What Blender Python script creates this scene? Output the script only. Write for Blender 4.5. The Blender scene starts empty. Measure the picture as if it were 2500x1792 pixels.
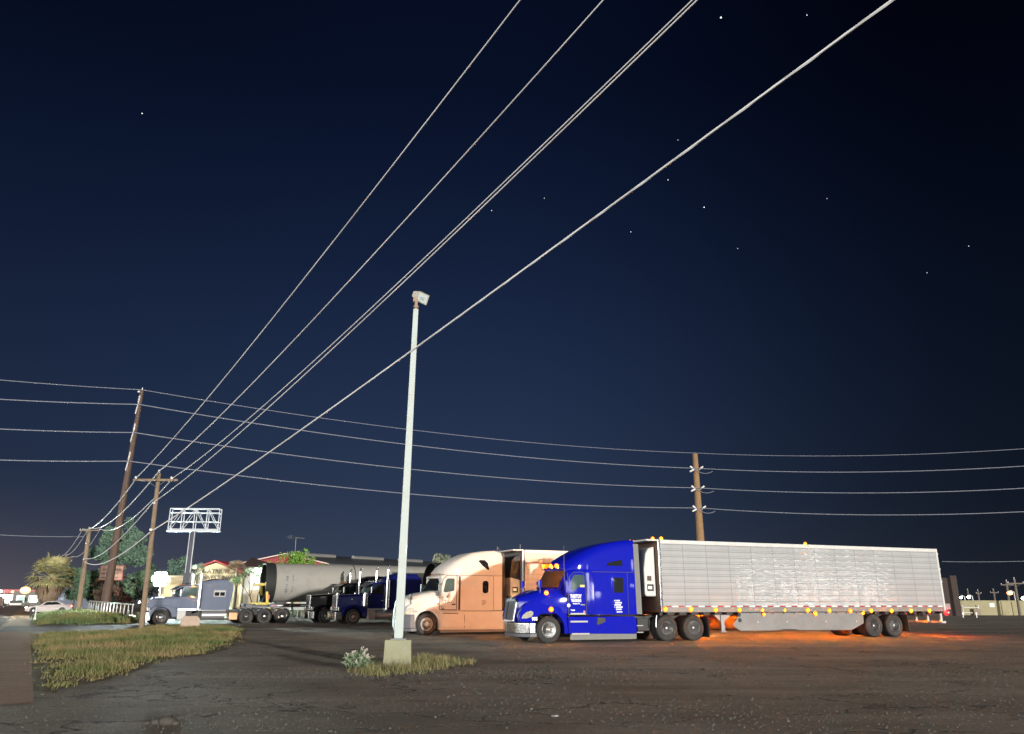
import bpy, bmesh, math, random
from mathutils import Vector, Matrix, noise
S = bpy.context.scene
COL = S.collection
R = math.radians
rnd = random.Random(7)

# ---------------------------------------------------------------- camera
PITCH, ROLL, CAMH, FPX, W0, H0 = 0.2947, 0.002, 1.605, 1878.0, 2500.0, 1792.0
cam_d = bpy.data.cameras.new("camera")
cam = bpy.data.objects.new("camera", cam_d)
COL.objects.link(cam)
cam_d.sensor_fit = 'HORIZONTAL'
cam_d.sensor_width = 36.0
cam_d.lens = FPX / W0 * 36.0
cam_d.clip_start, cam_d.clip_end = 0.1, 9000
cam.matrix_world = Matrix.Translation((0, 0, CAMH)) @ Matrix.Rotation(math.pi / 2 + PITCH, 4, 'X') @ Matrix.Rotation(ROLL, 4, 'Z')
S.camera = cam

# ---------------------------------------------------------------- sky, sun, exposure
S.view_settings.view_transform = 'Standard'
S.view_settings.look = 'None'
S.view_settings.gamma = 1
S.view_settings.exposure = 0.0
SUN_EL, SUN_AZ = R(3.8), R(32)          # a low light from behind and to the right of the camera
sun_dir = Vector((math.sin(SUN_AZ) * math.cos(SUN_EL), -math.cos(SUN_AZ) * math.cos(SUN_EL), math.sin(SUN_EL)))
sd = bpy.data.lights.new("sun", 'SUN')
sd.energy = 5.0
sd.angle = R(0.8)
sd.color = (1.0, 0.96, 0.88)
so = bpy.data.objects.new("sun", sd)
COL.objects.link(so)
so.rotation_euler = sun_dir.to_track_quat('Z', 'Y').to_euler()

world = bpy.data.worlds.new("World")
S.world = world
world.use_nodes = True
wn, wl = world.node_tree.nodes, world.node_tree.links
wn.clear()
def wnode(t, **k):
    n = wn.new(t)
    for a, b in k.items():
        setattr(n, a, b)
    return n
def wmath(op, a, b=None, c=None):
    n = wnode('ShaderNodeMath', operation=op)
    for i, v in enumerate((a, b, c)):
        if v is None:
            continue
        if isinstance(v, (int, float)):
            n.inputs[i].default_value = v
        else:
            wl.new(v, n.inputs[i])
    return n.outputs[0]
LEFT = 6.2  # strength of the added glow behind-left, standing in for unseen town lamps
FILL = .34      # added fill glow in the world behind the camera
tc = wnode('ShaderNodeTexCoord')
sep = wnode('ShaderNodeSeparateXYZ')
wl.new(tc.outputs['Generated'], sep.inputs[0])
dx, dy, dz = sep.outputs
ramp = wnode('ShaderNodeValToRGB')
cr = ramp.color_ramp
cr.interpolation = 'B_SPLINE'
SKY = [(0.0, (.058, .071, .104)), (.04, (.044, .060, .100)), (.12, (.025, .042, .088)), (.26, (.0155, .030, .077)), (.42, (.0068, .0146, .046)), (.60, (.0018, .0042, .018)), (1.0, (.001, .002, .008))]
while len(cr.elements) < len(SKY):
    cr.elements.new(0.5)
for e, (p, c) in zip(cr.elements, SKY):
    e.position = p
    e.color = (*c, 1)
wl.new(dz, ramp.inputs[0])
hx = wmath('DIVIDE', dx, wmath('SQRT', wmath('ADD', wmath('MULTIPLY', dx, dx), wmath('MULTIPLY', dy, dy))))
mr = wnode('ShaderNodeMapRange', interpolation_type='SMOOTHSTEP')
wl.new(hx, mr.inputs[0])
for i, v in ((1, -.05), (2, .62), (3, 1.0), (4, .20)):
    mr.inputs[i].default_value = v
mul = wnode('ShaderNodeMix', data_type='RGBA', blend_type='MULTIPLY')
mul.inputs[0].default_value = 1
wl.new(ramp.outputs[0], mul.inputs[6])
lf = wnode('ShaderNodeMapRange', interpolation_type='SMOOTHSTEP')
wl.new(hx, lf.inputs[0])
for i, v in ((1, -.75), (2, -.1), (3, .62), (4, .92)):
    lf.inputs[i].default_value = v
skm = wmath('MULTIPLY', mr.outputs[0], lf.outputs[0])
comb = wnode('ShaderNodeCombineColor')
for i in range(3):
    wl.new(skm, comb.inputs[i])
wl.new(comb.outputs[0], mul.inputs[7])
# warm city glow low in the west (left)
gl = wmath('MULTIPLY', wmath('POWER', wmath('MAXIMUM', wmath('SUBTRACT', 1.0, wmath('MULTIPLY', wmath('ABSOLUTE', dz), 6.5)), 0), 2.0),
           wmath('POWER', wmath('MAXIMUM', wmath('SUBTRACT', wmath('MULTIPLY', hx, -2.0), .42), 0), 1.4))
glc = wnode('ShaderNodeMix', data_type='RGBA', blend_type='MIX')
wl.new(gl, glc.inputs[0])
glc.inputs[6].default_value = (0, 0, 0, 1)
glc.inputs[7].default_value = (.11, .072, .058, 1)
# the lights of the town on the horizon behind the camera: what the chrome and the trailer skin mirror
vor = wnode('ShaderNodeTexVoronoi')
vor.inputs['Scale'].default_value = 22
wl.new(tc.outputs['Generated'], vor.inputs['Vector'])
spot = wmath('LESS_THAN', vor.outputs['Distance'], .17)
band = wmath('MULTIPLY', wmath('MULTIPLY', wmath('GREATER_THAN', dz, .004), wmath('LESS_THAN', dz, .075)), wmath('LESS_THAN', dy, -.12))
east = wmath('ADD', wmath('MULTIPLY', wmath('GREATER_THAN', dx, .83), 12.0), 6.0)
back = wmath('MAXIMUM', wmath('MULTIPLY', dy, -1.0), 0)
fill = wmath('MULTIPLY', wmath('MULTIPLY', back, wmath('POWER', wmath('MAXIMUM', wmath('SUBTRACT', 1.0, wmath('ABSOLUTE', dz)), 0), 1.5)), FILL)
# added out of view: low east patch for trailer glints, broad glow to the left
east_patch = wmath('MULTIPLY', wmath('MULTIPLY', wmath('MULTIPLY', wmath('GREATER_THAN', dx, .85), wmath('LESS_THAN', dx, .925)), wmath('LESS_THAN', dy, -.2)), wmath('MULTIPLY', wmath('GREATER_THAN', dz, .002), wmath('LESS_THAN', dz, .020)))
east_patch = wmath('MULTIPLY', east_patch, wmath('GREATER_THAN', wmath('SINE', wmath('MULTIPLY', dx, 1100.0)), -.1))
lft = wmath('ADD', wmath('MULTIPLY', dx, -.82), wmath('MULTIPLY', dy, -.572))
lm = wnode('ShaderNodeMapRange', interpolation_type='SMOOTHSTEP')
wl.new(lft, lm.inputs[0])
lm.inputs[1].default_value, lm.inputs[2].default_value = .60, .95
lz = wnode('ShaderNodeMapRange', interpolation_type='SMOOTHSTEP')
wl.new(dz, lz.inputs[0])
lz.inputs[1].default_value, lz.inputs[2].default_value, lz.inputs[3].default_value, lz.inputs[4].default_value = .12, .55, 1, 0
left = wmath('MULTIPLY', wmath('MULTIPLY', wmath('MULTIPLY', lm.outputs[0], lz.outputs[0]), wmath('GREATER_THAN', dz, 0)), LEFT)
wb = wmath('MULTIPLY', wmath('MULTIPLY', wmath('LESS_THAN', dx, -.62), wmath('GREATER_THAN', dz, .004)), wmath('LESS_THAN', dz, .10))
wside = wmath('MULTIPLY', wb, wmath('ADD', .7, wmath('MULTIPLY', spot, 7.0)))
town = wmath('ADD', wmath('ADD', wmath('ADD', wmath('MULTIPLY', wmath('MULTIPLY', spot, band), east), fill), wmath('MULTIPLY', east_patch, 34.0)), wmath('ADD', left, wside))
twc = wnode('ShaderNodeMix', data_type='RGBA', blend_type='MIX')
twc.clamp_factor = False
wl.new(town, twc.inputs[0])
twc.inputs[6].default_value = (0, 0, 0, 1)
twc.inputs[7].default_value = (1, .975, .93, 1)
sky = wnode('ShaderNodeTexSky', sky_type='NISHITA', sun_disc=False)
sky.sun_elevation = SUN_EL
sky.sun_rotation = math.pi - SUN_AZ
def wadd(a, b, f=1.0):
    n = wnode('ShaderNodeMix', data_type='RGBA', blend_type='ADD')
    n.inputs[0].default_value = f
    wl.new(a, n.inputs[6])
    wl.new(b, n.inputs[7])
    return n.outputs[2]
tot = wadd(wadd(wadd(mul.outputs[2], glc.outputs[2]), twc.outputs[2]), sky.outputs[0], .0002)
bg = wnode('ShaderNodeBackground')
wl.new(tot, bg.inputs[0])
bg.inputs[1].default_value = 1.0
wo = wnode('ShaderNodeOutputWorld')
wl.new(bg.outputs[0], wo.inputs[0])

# ---------------------------------------------------------------- measuring helpers (photo pixel -> place)
_c, _s = math.cos(PITCH), math.sin(PITCH)
def ray(x, y):
    X, U = x - W0 / 2, -(y - H0 / 2)
    a = X * math.cos(ROLL) - U * math.sin(ROLL)
    b = X * math.sin(ROLL) + U * math.cos(ROLL)
    return Vector((a, FPX * _c - b * _s, FPX * _s + b * _c))
def G(x, y, z=0.0):
    r = ray(x, y)
    return r * ((z - CAMH) / r.z) + Vector((0, 0, CAMH))
def AT(x, y, Y):
    r = ray(x, y)
    return r * (Y / r.y) + Vector((0, 0, CAMH))

# ---------------------------------------------------------------- mesh builder
class MB:
    def __init__(self):
        self.v, self.f, self.m = [], [], []
    def add(self, vs, fs, mi=0):
        o = len(self.v)
        self.v += [tuple(p) for p in vs]
        self.f += [tuple(i + o for i in f) for f in fs]
        self.m += [mi] * len(fs)
        return self
    def box(self, a, b, mi=0):
        (x0, y0, z0), (x1, y1, z1) = a, b
        return self.add([(x0, y0, z0), (x1, y0, z0), (x1, y1, z0), (x0, y1, z0), (x0, y0, z1), (x1, y0, z1), (x1, y1, z1), (x0, y1, z1)],
                        [(0, 3, 2, 1), (4, 5, 6, 7), (0, 1, 5, 4), (1, 2, 6, 5), (2, 3, 7, 6), (3, 0, 4, 7)], mi)
    def obox(self, c, ax, half, mi=0):
        ax = [Vector(a).normalized() for a in ax]
        P = []
        for k in (-1, 1):
            for i, j in ((-1, -1), (1, -1), (1, 1), (-1, 1)):
                P.append(Vector(c) + ax[0] * half[0] * i + ax[1] * half[1] * j + ax[2] * half[2] * k)
        return self.add(P, [(0, 3, 2, 1), (4, 5, 6, 7), (0, 1, 5, 4), (1, 2, 6, 5), (2, 3, 7, 6), (3, 0, 4, 7)], mi)
    def rings(self, rs, cap=True, mi=0, closed=True):
        n = len(rs[0])
        vs = [p for r in rs for p in r]
        fs = []
        for i in range(len(rs) - 1):
            for j in range(n if closed else n - 1):
                k = (j + 1) % n
                fs.append((i * n + j, i * n + k, (i + 1) * n + k, (i + 1) * n + j))
        if cap:
            fs.append(tuple(reversed(range(n))))
            fs.append(tuple((len(rs) - 1) * n + j for j in range(n)))
        return self.add(vs, fs, mi)
    def prism(self, out, y0, y1, mi=0):          # outline in (x, z)
        f0 = y0 if callable(y0) else (lambda x, z: y0)
        f1 = y1 if callable(y1) else (lambda x, z: y1)
        return self.rings([[(x, f0(x, z), z) for x, z in out], [(x, f1(x, z), z) for x, z in out]], True, mi)
    def slab(self, out, z0, z1, mi=0):           # outline in (x, y)
        return self.rings([[(x, y, z0) for x, y in out], [(x, y, z1) for x, y in out]], True, mi)
    def cyl(self, p0, p1, r0, r1=None, n=12, mi=0, cap=True):
        r1 = r0 if r1 is None else r1
        p0, p1 = Vector(p0), Vector(p1)
        d = (p1 - p0).normalized()
        a = d.orthogonal().normalized()
        b = d.cross(a)
        rs = []
        for p, r in ((p0, r0), (p1, r1)):
            rs.append([p + (a * math.cos(t) + b * math.sin(t)) * r for t in [2 * math.pi * i / n for i in range(n)]])
        return self.rings(rs, cap, mi)
    def tube(self, pts, r, n=6, mi=0):
        pts = [Vector(p) for p in pts]
        rs = []
        up = Vector((0, 0, 1))
        for i, p in enumerate(pts):
            d = (pts[min(i + 1, len(pts) - 1)] - pts[max(i - 1, 0)]).normalized()
            u = up if abs(d.dot(up)) < .95 else Vector((1, 0, 0))
            a = d.cross(u).normalized()
            b = a.cross(d)
            rr = r[i] if isinstance(r, (list, tuple)) else r
            rs.append([p + (a * math.cos(t) + b * math.sin(t)) * rr for t in [2 * math.pi * k / n for k in range(n)]])
        return self.rings(rs, True, mi)
    def lathe(self, prof, c, axis='y', n=24, mi=0, cap=True):   # prof: (radius, offset along axis)
        rs = []
        for r, h in prof:
            q = []
            for k in range(n):
                t = 2 * math.pi * k / n
                a, b = r * math.cos(t), r * math.sin(t)
                q.append((c[0] + a, c[1] + h, c[2] + b) if axis == 'y' else ((c[0] + a, c[1] + b, c[2] + h) if axis == 'z' else (c[0] + h, c[1] + a, c[2] + b)))
            rs.append(q)
        return self.rings(rs, cap, mi)
    def ball(self, c, r, sc=(1, 1, 1), nu=10, nv=7, mi=0):
        rs = []
        for i in range(nv + 1):
            ph = math.pi * (i / nv) * .98 + .01 * math.pi
            rs.append([(c[0] + r * sc[0] * math.sin(ph) * math.cos(2 * math.pi * j / nu), c[1] + r * sc[1] * math.sin(ph) * math.sin(2 * math.pi * j / nu), c[2] + r * sc[2] * math.cos(ph)) for j in range(nu)])
        return self.rings(rs, True, mi)

def obj(name, mb, mat, parent=None, bevel=0, smooth=32, recalc=True, seg=2):
    me = bpy.data.meshes.new(name)
    me.from_pydata(mb.v, [], mb.f)
    mats = mat if isinstance(mat, (list, tuple)) else [mat]
    for m in mats:
        me.materials.append(m)
    if len(mats) > 1:
        me.polygons.foreach_set('material_index', mb.m)
    if recalc:
        bm = bmesh.new()
        bm.from_mesh(me)
        bmesh.ops.recalc_face_normals(bm, faces=bm.faces)
        bm.to_mesh(me)
        bm.free()
    if smooth:
        me.polygons.foreach_set('use_smooth', [True] * len(me.polygons))
        me.set_sharp_from_angle(angle=R(smooth))
    me.update()
    o = bpy.data.objects.new(name, me)
    COL.objects.link(o)
    if parent:
        o.parent = parent
    if bevel:
        b = o.modifiers.new('bevel', 'BEVEL')
        b.width = bevel
        b.segments = seg
        b.limit_method = 'ANGLE'
        b.angle_limit = R(35)
        b.harden_normals = True
    return o
def tag(o, label, cat, group=None):
    o['label'] = label
    o['category'] = cat
    if group:
        o['group'] = group
    return o
def thing(name, label, cat, loc=(0, 0, 0), rz=0, group=None):
    o = bpy.data.objects.new(name, None)
    o.empty_display_size = .3
    COL.objects.link(o)
    o.location = loc
    o.rotation_euler = (0, 0, rz)
    return tag(o, label, cat, group)
def setting(o, kind='structure'):
    o['kind'] = kind
    return o
def dup(root, loc, rz, label, group=None):
    r = root.copy()
    COL.objects.link(r)
    r.location, r.rotation_euler = loc, (0, 0, rz)
    r['label'] = label
    if group:
        r['group'] = group
    for ch in list(root.children):
        c = ch.copy()
        COL.objects.link(c)
        c.parent = r
        for g in list(ch.children):
            d = g.copy()
            COL.objects.link(d)
            d.parent = c
    return r
_fonts = {}
def text(name, body, size, mat, parent, loc, rot, ext=.004, align='LEFT', sx=1.0, weight=0.0):
    cu = bpy.data.curves.new(name, 'FONT')
    cu.body = body
    cu.size = size
    cu.extrude = ext
    cu.offset = weight
    cu.align_x = align
    cu.resolution_u = 2
    t = bpy.data.objects.new('tmp', cu)
    COL.objects.link(t)
    me = bpy.data.meshes.new_from_object(t.evaluated_get(bpy.context.evaluated_depsgraph_get()))
    bpy.data.objects.remove(t)
    bpy.data.curves.remove(cu)
    me.materials.clear()
    me.materials.append(mat)
    o = bpy.data.objects.new(name, me)
    COL.objects.link(o)
    o.parent = parent
    o.location, o.rotation_euler, o.scale = loc, rot, (sx, 1, 1)
    return o

# ---------------------------------------------------------------- materials
_M = {}
def nt(m):
    m.use_nodes = True
    return m.node_tree.nodes, m.node_tree.links, m.node_tree.nodes['Principled BSDF']
def pbr(name, col, rough=.5, metal=0.0, coat=0.0, var=.12, scale=6.0, bump=0.0, bscale=60.0, dirt=None, spec=.5, alpha=None, rvar=.0, dscale=1.4):
    if name in _M:
        return _M[name]
    m = bpy.data.materials.new(name)
    N, L, b = nt(m)
    b.inputs['Roughness'].default_value = rough
    b.inputs['Metallic'].default_value = metal
    b.inputs['Coat Weight'].default_value = coat
    b.inputs['Coat Roughness'].default_value = .06
    b.inputs['Specular IOR Level'].default_value = spec if coat < .25 or metal > .2 else 0.0
    b.inputs['Coat Roughness'].default_value = .03
    b.inputs['Coat IOR'].default_value = 1.7
    tx = N.new('ShaderNodeTexCoord')
    nz = N.new('ShaderNodeTexNoise')
    nz.inputs['Scale'].default_value = scale
    nz.inputs['Detail'].default_value = 5
    L.new(tx.outputs['Object'], nz.inputs['Vector'])
    mx = N.new('ShaderNodeMix')
    mx.data_type = 'RGBA'
    mx.inputs[6].default_value = (*[c * (1 - var) for c in col], 1)
    mx.inputs[7].default_value = (*[min(1, c * (1 + var)) for c in col], 1)
    L.new(nz.outputs[0], mx.inputs[0])
    out = mx.outputs[2]
    if dirt:
        n2 = N.new('ShaderNodeTexNoise')
        n2.inputs['Scale'].default_value = dscale
        n2.inputs['Detail'].default_value = 7
        n2.inputs['Roughness'].default_value = .65
        L.new(tx.outputs['Object'], n2.inputs['Vector'])
        mp = N.new('ShaderNodeMapRange')
        mp.inputs[1].default_value, mp.inputs[2].default_value = .48, .72
        mp.inputs[4].default_value = dirt[1]
        L.new(n2.outputs[0], mp.inputs[0])
        m2 = N.new('ShaderNodeMix')
        m2.data_type = 'RGBA'
        m2.inputs[7].default_value = (*dirt[0], 1)
        L.new(mp.outputs[0], m2.inputs[0])
        L.new(out, m2.inputs[6])
        out = m2.outputs[2]
    L.new(out, b.inputs['Base Color'])
    if rvar:
        mp = N.new('ShaderNodeMapRange')
        mp.inputs[3].default_value, mp.inputs[4].default_value = max(.02, rough - rvar), rough + rvar
        L.new(nz.outputs[0], mp.inputs[0])
        L.new(mp.outputs[0], b.inputs['Roughness'])
    if bump:
        n3 = N.new('ShaderNodeTexNoise')
        n3.inputs['Scale'].default_value = bscale
        n3.inputs['Detail'].default_value = 4
        L.new(tx.outputs['Object'], n3.inputs['Vector'])
        bp = N.new('ShaderNodeBump')
        bp.inputs['Strength'].default_value = bump
        bp.inputs['Distance'].default_value = .02
        L.new(n3.outputs[0], bp.inputs['Height'])
        L.new(bp.outputs[0], b.inputs['Normal'])
    _M[name] = m
    return m
def lamp_mat(name, col, st, base=(.8, .8, .8)):
    if name in _M:
        return _M[name]
    m = bpy.data.materials.new(name)
    N, L, b = nt(m)
    b.inputs['Base Color'].default_value = (*base, 1)
    b.inputs['Emission Color'].default_value = (*col, 1)
    b.inputs['Emission Strength'].default_value = st
    nz = N.new('ShaderNodeTexNoise')
    nz.inputs['Scale'].default_value = 8
    mp = N.new('ShaderNodeMapRange')
    mp.inputs[3].default_value, mp.inputs[4].default_value = st * .8, st * 1.2
    L.new(nz.outputs[0], mp.inputs[0])
    L.new(mp.outputs[0], b.inputs['Emission Strength'])
    _M[name] = m
    return m
M_blue = pbr('blue_paint', (.004, .008, .35), .4, 0, .9, .06, 3, rvar=.05)
M_cream = pbr('cream_paint', (.56, .535, .49), .45, 0, .3, .05, 2, dirt=((.40, .36, .30), .35))
M_navy = pbr('navy_paint', (.006, .009, .085), .4, 0, .6, .1, 2)
M_black = pbr('black_paint', (.006, .005, .006), .3, 0, .6, .1, 2)
M_slate = pbr('slate_paint', (.125, .145, .20), .4, 0, .6, .1, 2.5, dirt=((.16, .18, .22), .4))
M_chrome = pbr('chrome', (.78, .79, .80), .12, 1.0, 0, .04, 8, bump=.08, bscale=5)
M_alu = pbr('aluminium', (.50, .51, .52), .32, .8, 0, .1, 6, bump=.1, bscale=20)
M_rimst = pbr('steel_rim', (.20, .20, .20), .3, .85, 0, .15, 8)
M_dull = pbr('dull_aluminium', (.24, .24, .24), .5, .5, 0, .15, 3, dirt=((.22, .2, .17), .5))
M_rubber = pbr('rubber', (.022, .021, .020), .8, 0, 0, .3, 9, bump=.3, bscale=40, dirt=((.07, .06, .05), .5))
M_dark = pbr('chassis_black', (.014, .013, .012), .6, 0, 0, .3, 5, dirt=((.05, .04, .03), .5))
M_greypl = pbr('grey_plastic', (.085, .088, .10), .55, 0, 0, .15, 5)
M_rubgrey = pbr('grey_rubber', (.16, .16, .15), .7, 0, 0, .15, 5)
M_glass = pbr('dark_glass', (.012, .014, .016), .06, 0, .6, .1, 3, spec=.8)
M_glass2 = pbr('green_glass', (.05, .085, .085), .08, 0, .5, .4, 2.2, spec=.8)
M_lens = pbr('headlamp_lens', (.42, .40, .33), .15, .2, .8, .35, 14)
M_white = pbr('white_paint', (.50, .50, .48), .45, 0, .1, .05, 3, dirt=((.34, .32, .28), .35))
M_letter = pbr('white_vinyl', (.85, .86, .88), .5, 0, 0, .04, 5)
M_brownl = pbr('brown_vinyl', (.12, .07, .05), .5, 0, 0, .1, 5)
M_darkl = pbr('dark_vinyl', (.03, .03, .05), .5, 0, 0, .1, 5)
M_wood = pbr('weathered_wood', (.19, .14, .092), .85, 0, 0, .35, 3, bump=.5, bscale=30, dirt=((.12, .09, .06), .6))
M_rust = pbr('brown_steel', (.075, .043, .030), .75, 0, 0, .3, 1.5, bump=.2, bscale=12, dirt=((.04, .03, .025), .5))
M_tan = pbr('tan_pole', (.22, .13, .06), .8, 0, 0, .2, 1.2, dirt=((.16, .09, .04), .5))
M_porc = pbr('porcelain', (.62, .62, .60), .35, 0, .2, .1, 6)
M_wire = pbr('bright_wire', (.95, .95, .93), .9, .0, 0, .03, 1, spec=.05)
M_wire2 = pbr('grey_wire', (.20, .21, .25), .5, .0, 0, .1, .05)
M_conc = pbr('concrete', (.25, .25, .165), .9, 0, 0, .18, 3, bump=.35, bscale=30, dirt=((.16, .155, .07), .6), dscale=2.2)
M_postp = pbr('pole_paint', (.40, .45, .435), .5, 0, .1, .06, 1.5, dirt=((.32, .32, .28), .5))
M_lamp_glass = pbr('lamp_glass', (.50, .55, .53), .2, 0, .4, .2, 7)
M_amber = lamp_mat('amber_lamp', (1, .22, .00003), 17000, (.8, .3, .02))
M_under = lamp_mat('hidden_fill_amber', (1, .12, .0), 6500, (.8, .3, .02))  # for the added, hidden sources under the trailer bed
M_amberf = lamp_mat('amber_lamp_far', (1, .37, .11), 27000, (.8, .3, .02))
M_amberl = lamp_mat('amber_lens_halo', (1, .17, .002), 2.2, (.6, .2, .02))
M_redl = lamp_mat('red_lens_halo', (1, .008, .012), 1.6, (.5, .02, .02))
M_ambersm = lamp_mat('amber_lamp_dim', (1, .27, .012), 120, (.8, .3, .02))
M_red = lamp_mat('red_lamp', (1, .0006, .0008), 2600, (.6, .02, .02))
M_redoff = pbr('red_lens', (.35, .015, .012), .25, 0, .5, .1, 8)
M_amboff = pbr('amber_lens', (.5, .16, .02), .25, 0, .5, .1, 8)
M_tape_r = pbr('red_tape', (.30, .012, .016), .4, 0, 0, .1, 6)
M_tape_w = pbr('white_tape', (.7, .7, .7), .4, 0, 0, .1, 6)
M_yellow = pbr('yellow_frame', (.52, .40, .05), .6, 0, 0, .15, 4, dirt=((.25, .18, .05), .5))

def trailer_skin(name, col, metal, rough, bump, linecol, vx=1.2, coat=0.0):
    m = bpy.data.materials.new(name)
    N, L, b = nt(m)
    b.inputs['Metallic'].default_value = metal
    b.inputs['Roughness'].default_value = rough
    b.inputs['Specular IOR Level'].default_value = .2
    b.inputs['Coat Weight'].default_value = coat
    b.inputs['Coat IOR'].default_value = 2.2
    b.inputs['Coat Roughness'].default_value = .04
    tx = N.new('ShaderNodeTexCoord')
    sp = N.new('ShaderNodeSeparateXYZ')
    L.new(tx.outputs['Object'], sp.inputs[0])
    def mt(op, a, bb=None):
        n = N.new('ShaderNodeMath')
        n.operation = op
        for i, v in enumerate((a, bb)):
            if v is None:
                continue
            if isinstance(v, (int, float)):
                n.inputs[i].default_value = v
            else:
                L.new(v, n.inputs[i])
        return n.outputs[0]
    fz = mt('FRACT', mt('MULTIPLY', sp.outputs[2], 1 / .262))
    l1 = mt('LESS_THAN', fz, .15)
    l2 = mt('MULTIPLY', mt('GREATER_THAN', fz, .30), mt('LESS_THAN', fz, .42))
    fx = mt('FRACT', mt('MULTIPLY', sp.outputs[0], 1 / vx))
    l3 = mt('LESS_THAN', fx, .028)
    fx2 = mt('FRACT', mt('MULTIPLY', sp.outputs[0], 4 / vx))
    l4 = mt('MULTIPLY', mt('LESS_THAN', fx2, .03), .3)
    ln = mt('MAXIMUM', mt('MAXIMUM', mt('MULTIPLY', l1, .85), mt('MULTIPLY', l2, .6)), mt('MAXIMUM', l3, l4))
    nz = N.new('ShaderNodeTexNoise')
    nz.inputs['Scale'].default_value = 1.1
    nz.inputs['Detail'].default_value = 6
    L.new(tx.outputs['Object'], nz.inputs['Vector'])
    mx = N.new('ShaderNodeMix')
    mx.data_type = 'RGBA'
    mx.inputs[6].default_value = (*[c * .82 for c in col], 1)
    mx.inputs[7].default_value = (*[min(1, c * 1.12) for c in col], 1)
    L.new(nz.outputs[0], mx.inputs[0])
    m2 = N.new('ShaderNodeMix')
    m2.data_type = 'RGBA'
    m2.inputs[7].default_value = (*linecol, 1)
    L.new(mt('MULTIPLY', ln, .58), m2.inputs[0])
    L.new(mx.outputs[2], m2.inputs[6])
    L.new(m2.outputs[2], b.inputs['Base Color'])
    # pillowed sheet between the rivet rows
    pil = mt('MULTIPLY', mt('SINE', mt('MULTIPLY', sp.outputs[2], 2 * math.pi / .262)), mt('ADD', .55, mt('MULTIPLY', mt('SINE', mt('MULTIPLY', sp.outputs[0], 2 * math.pi * 2 / vx)), .45)))
    n2 = N.new('ShaderNodeTexNoise')
    n2.inputs['Scale'].default_value = 3.0
    m3 = N.new('ShaderNodeMapping')
    m3.inputs['Scale'].default_value = (.5, 1, 3.2)
    L.new(tx.outputs['Object'], m3.inputs['Vector'])
    L.new(m3.outputs[0], n2.inputs['Vector'])
    bp = N.new('ShaderNodeBump')
    bp.inputs['Strength'].default_value = bump
    bp.inputs['Distance'].default_value = .008
    L.new(mt('ADD', pil, mt('MULTIPLY', n2.outputs[0], 3.2)), bp.inputs['Height'])
    L.new(bp.outputs[0], b.inputs['Coat Normal'])
    b2 = N.new('ShaderNodeBump')
    b2.inputs['Strength'].default_value = bump * .3
    b2.inputs['Distance'].default_value = .008
    L.new(bp.inputs['Height'].links[0].from_socket, b2.inputs['Height'])
    L.new(b2.outputs[0], b.inputs['Normal'])
    return m
M_skin = trailer_skin('silver_sheet', (.325, .33, .33), .0, .5, .11, (.12, .125, .14), coat=.14)
M_skin2 = trailer_skin('white_sheet', (.52, .47, .42), .0, .5, .2, (.30, .27, .24))

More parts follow.
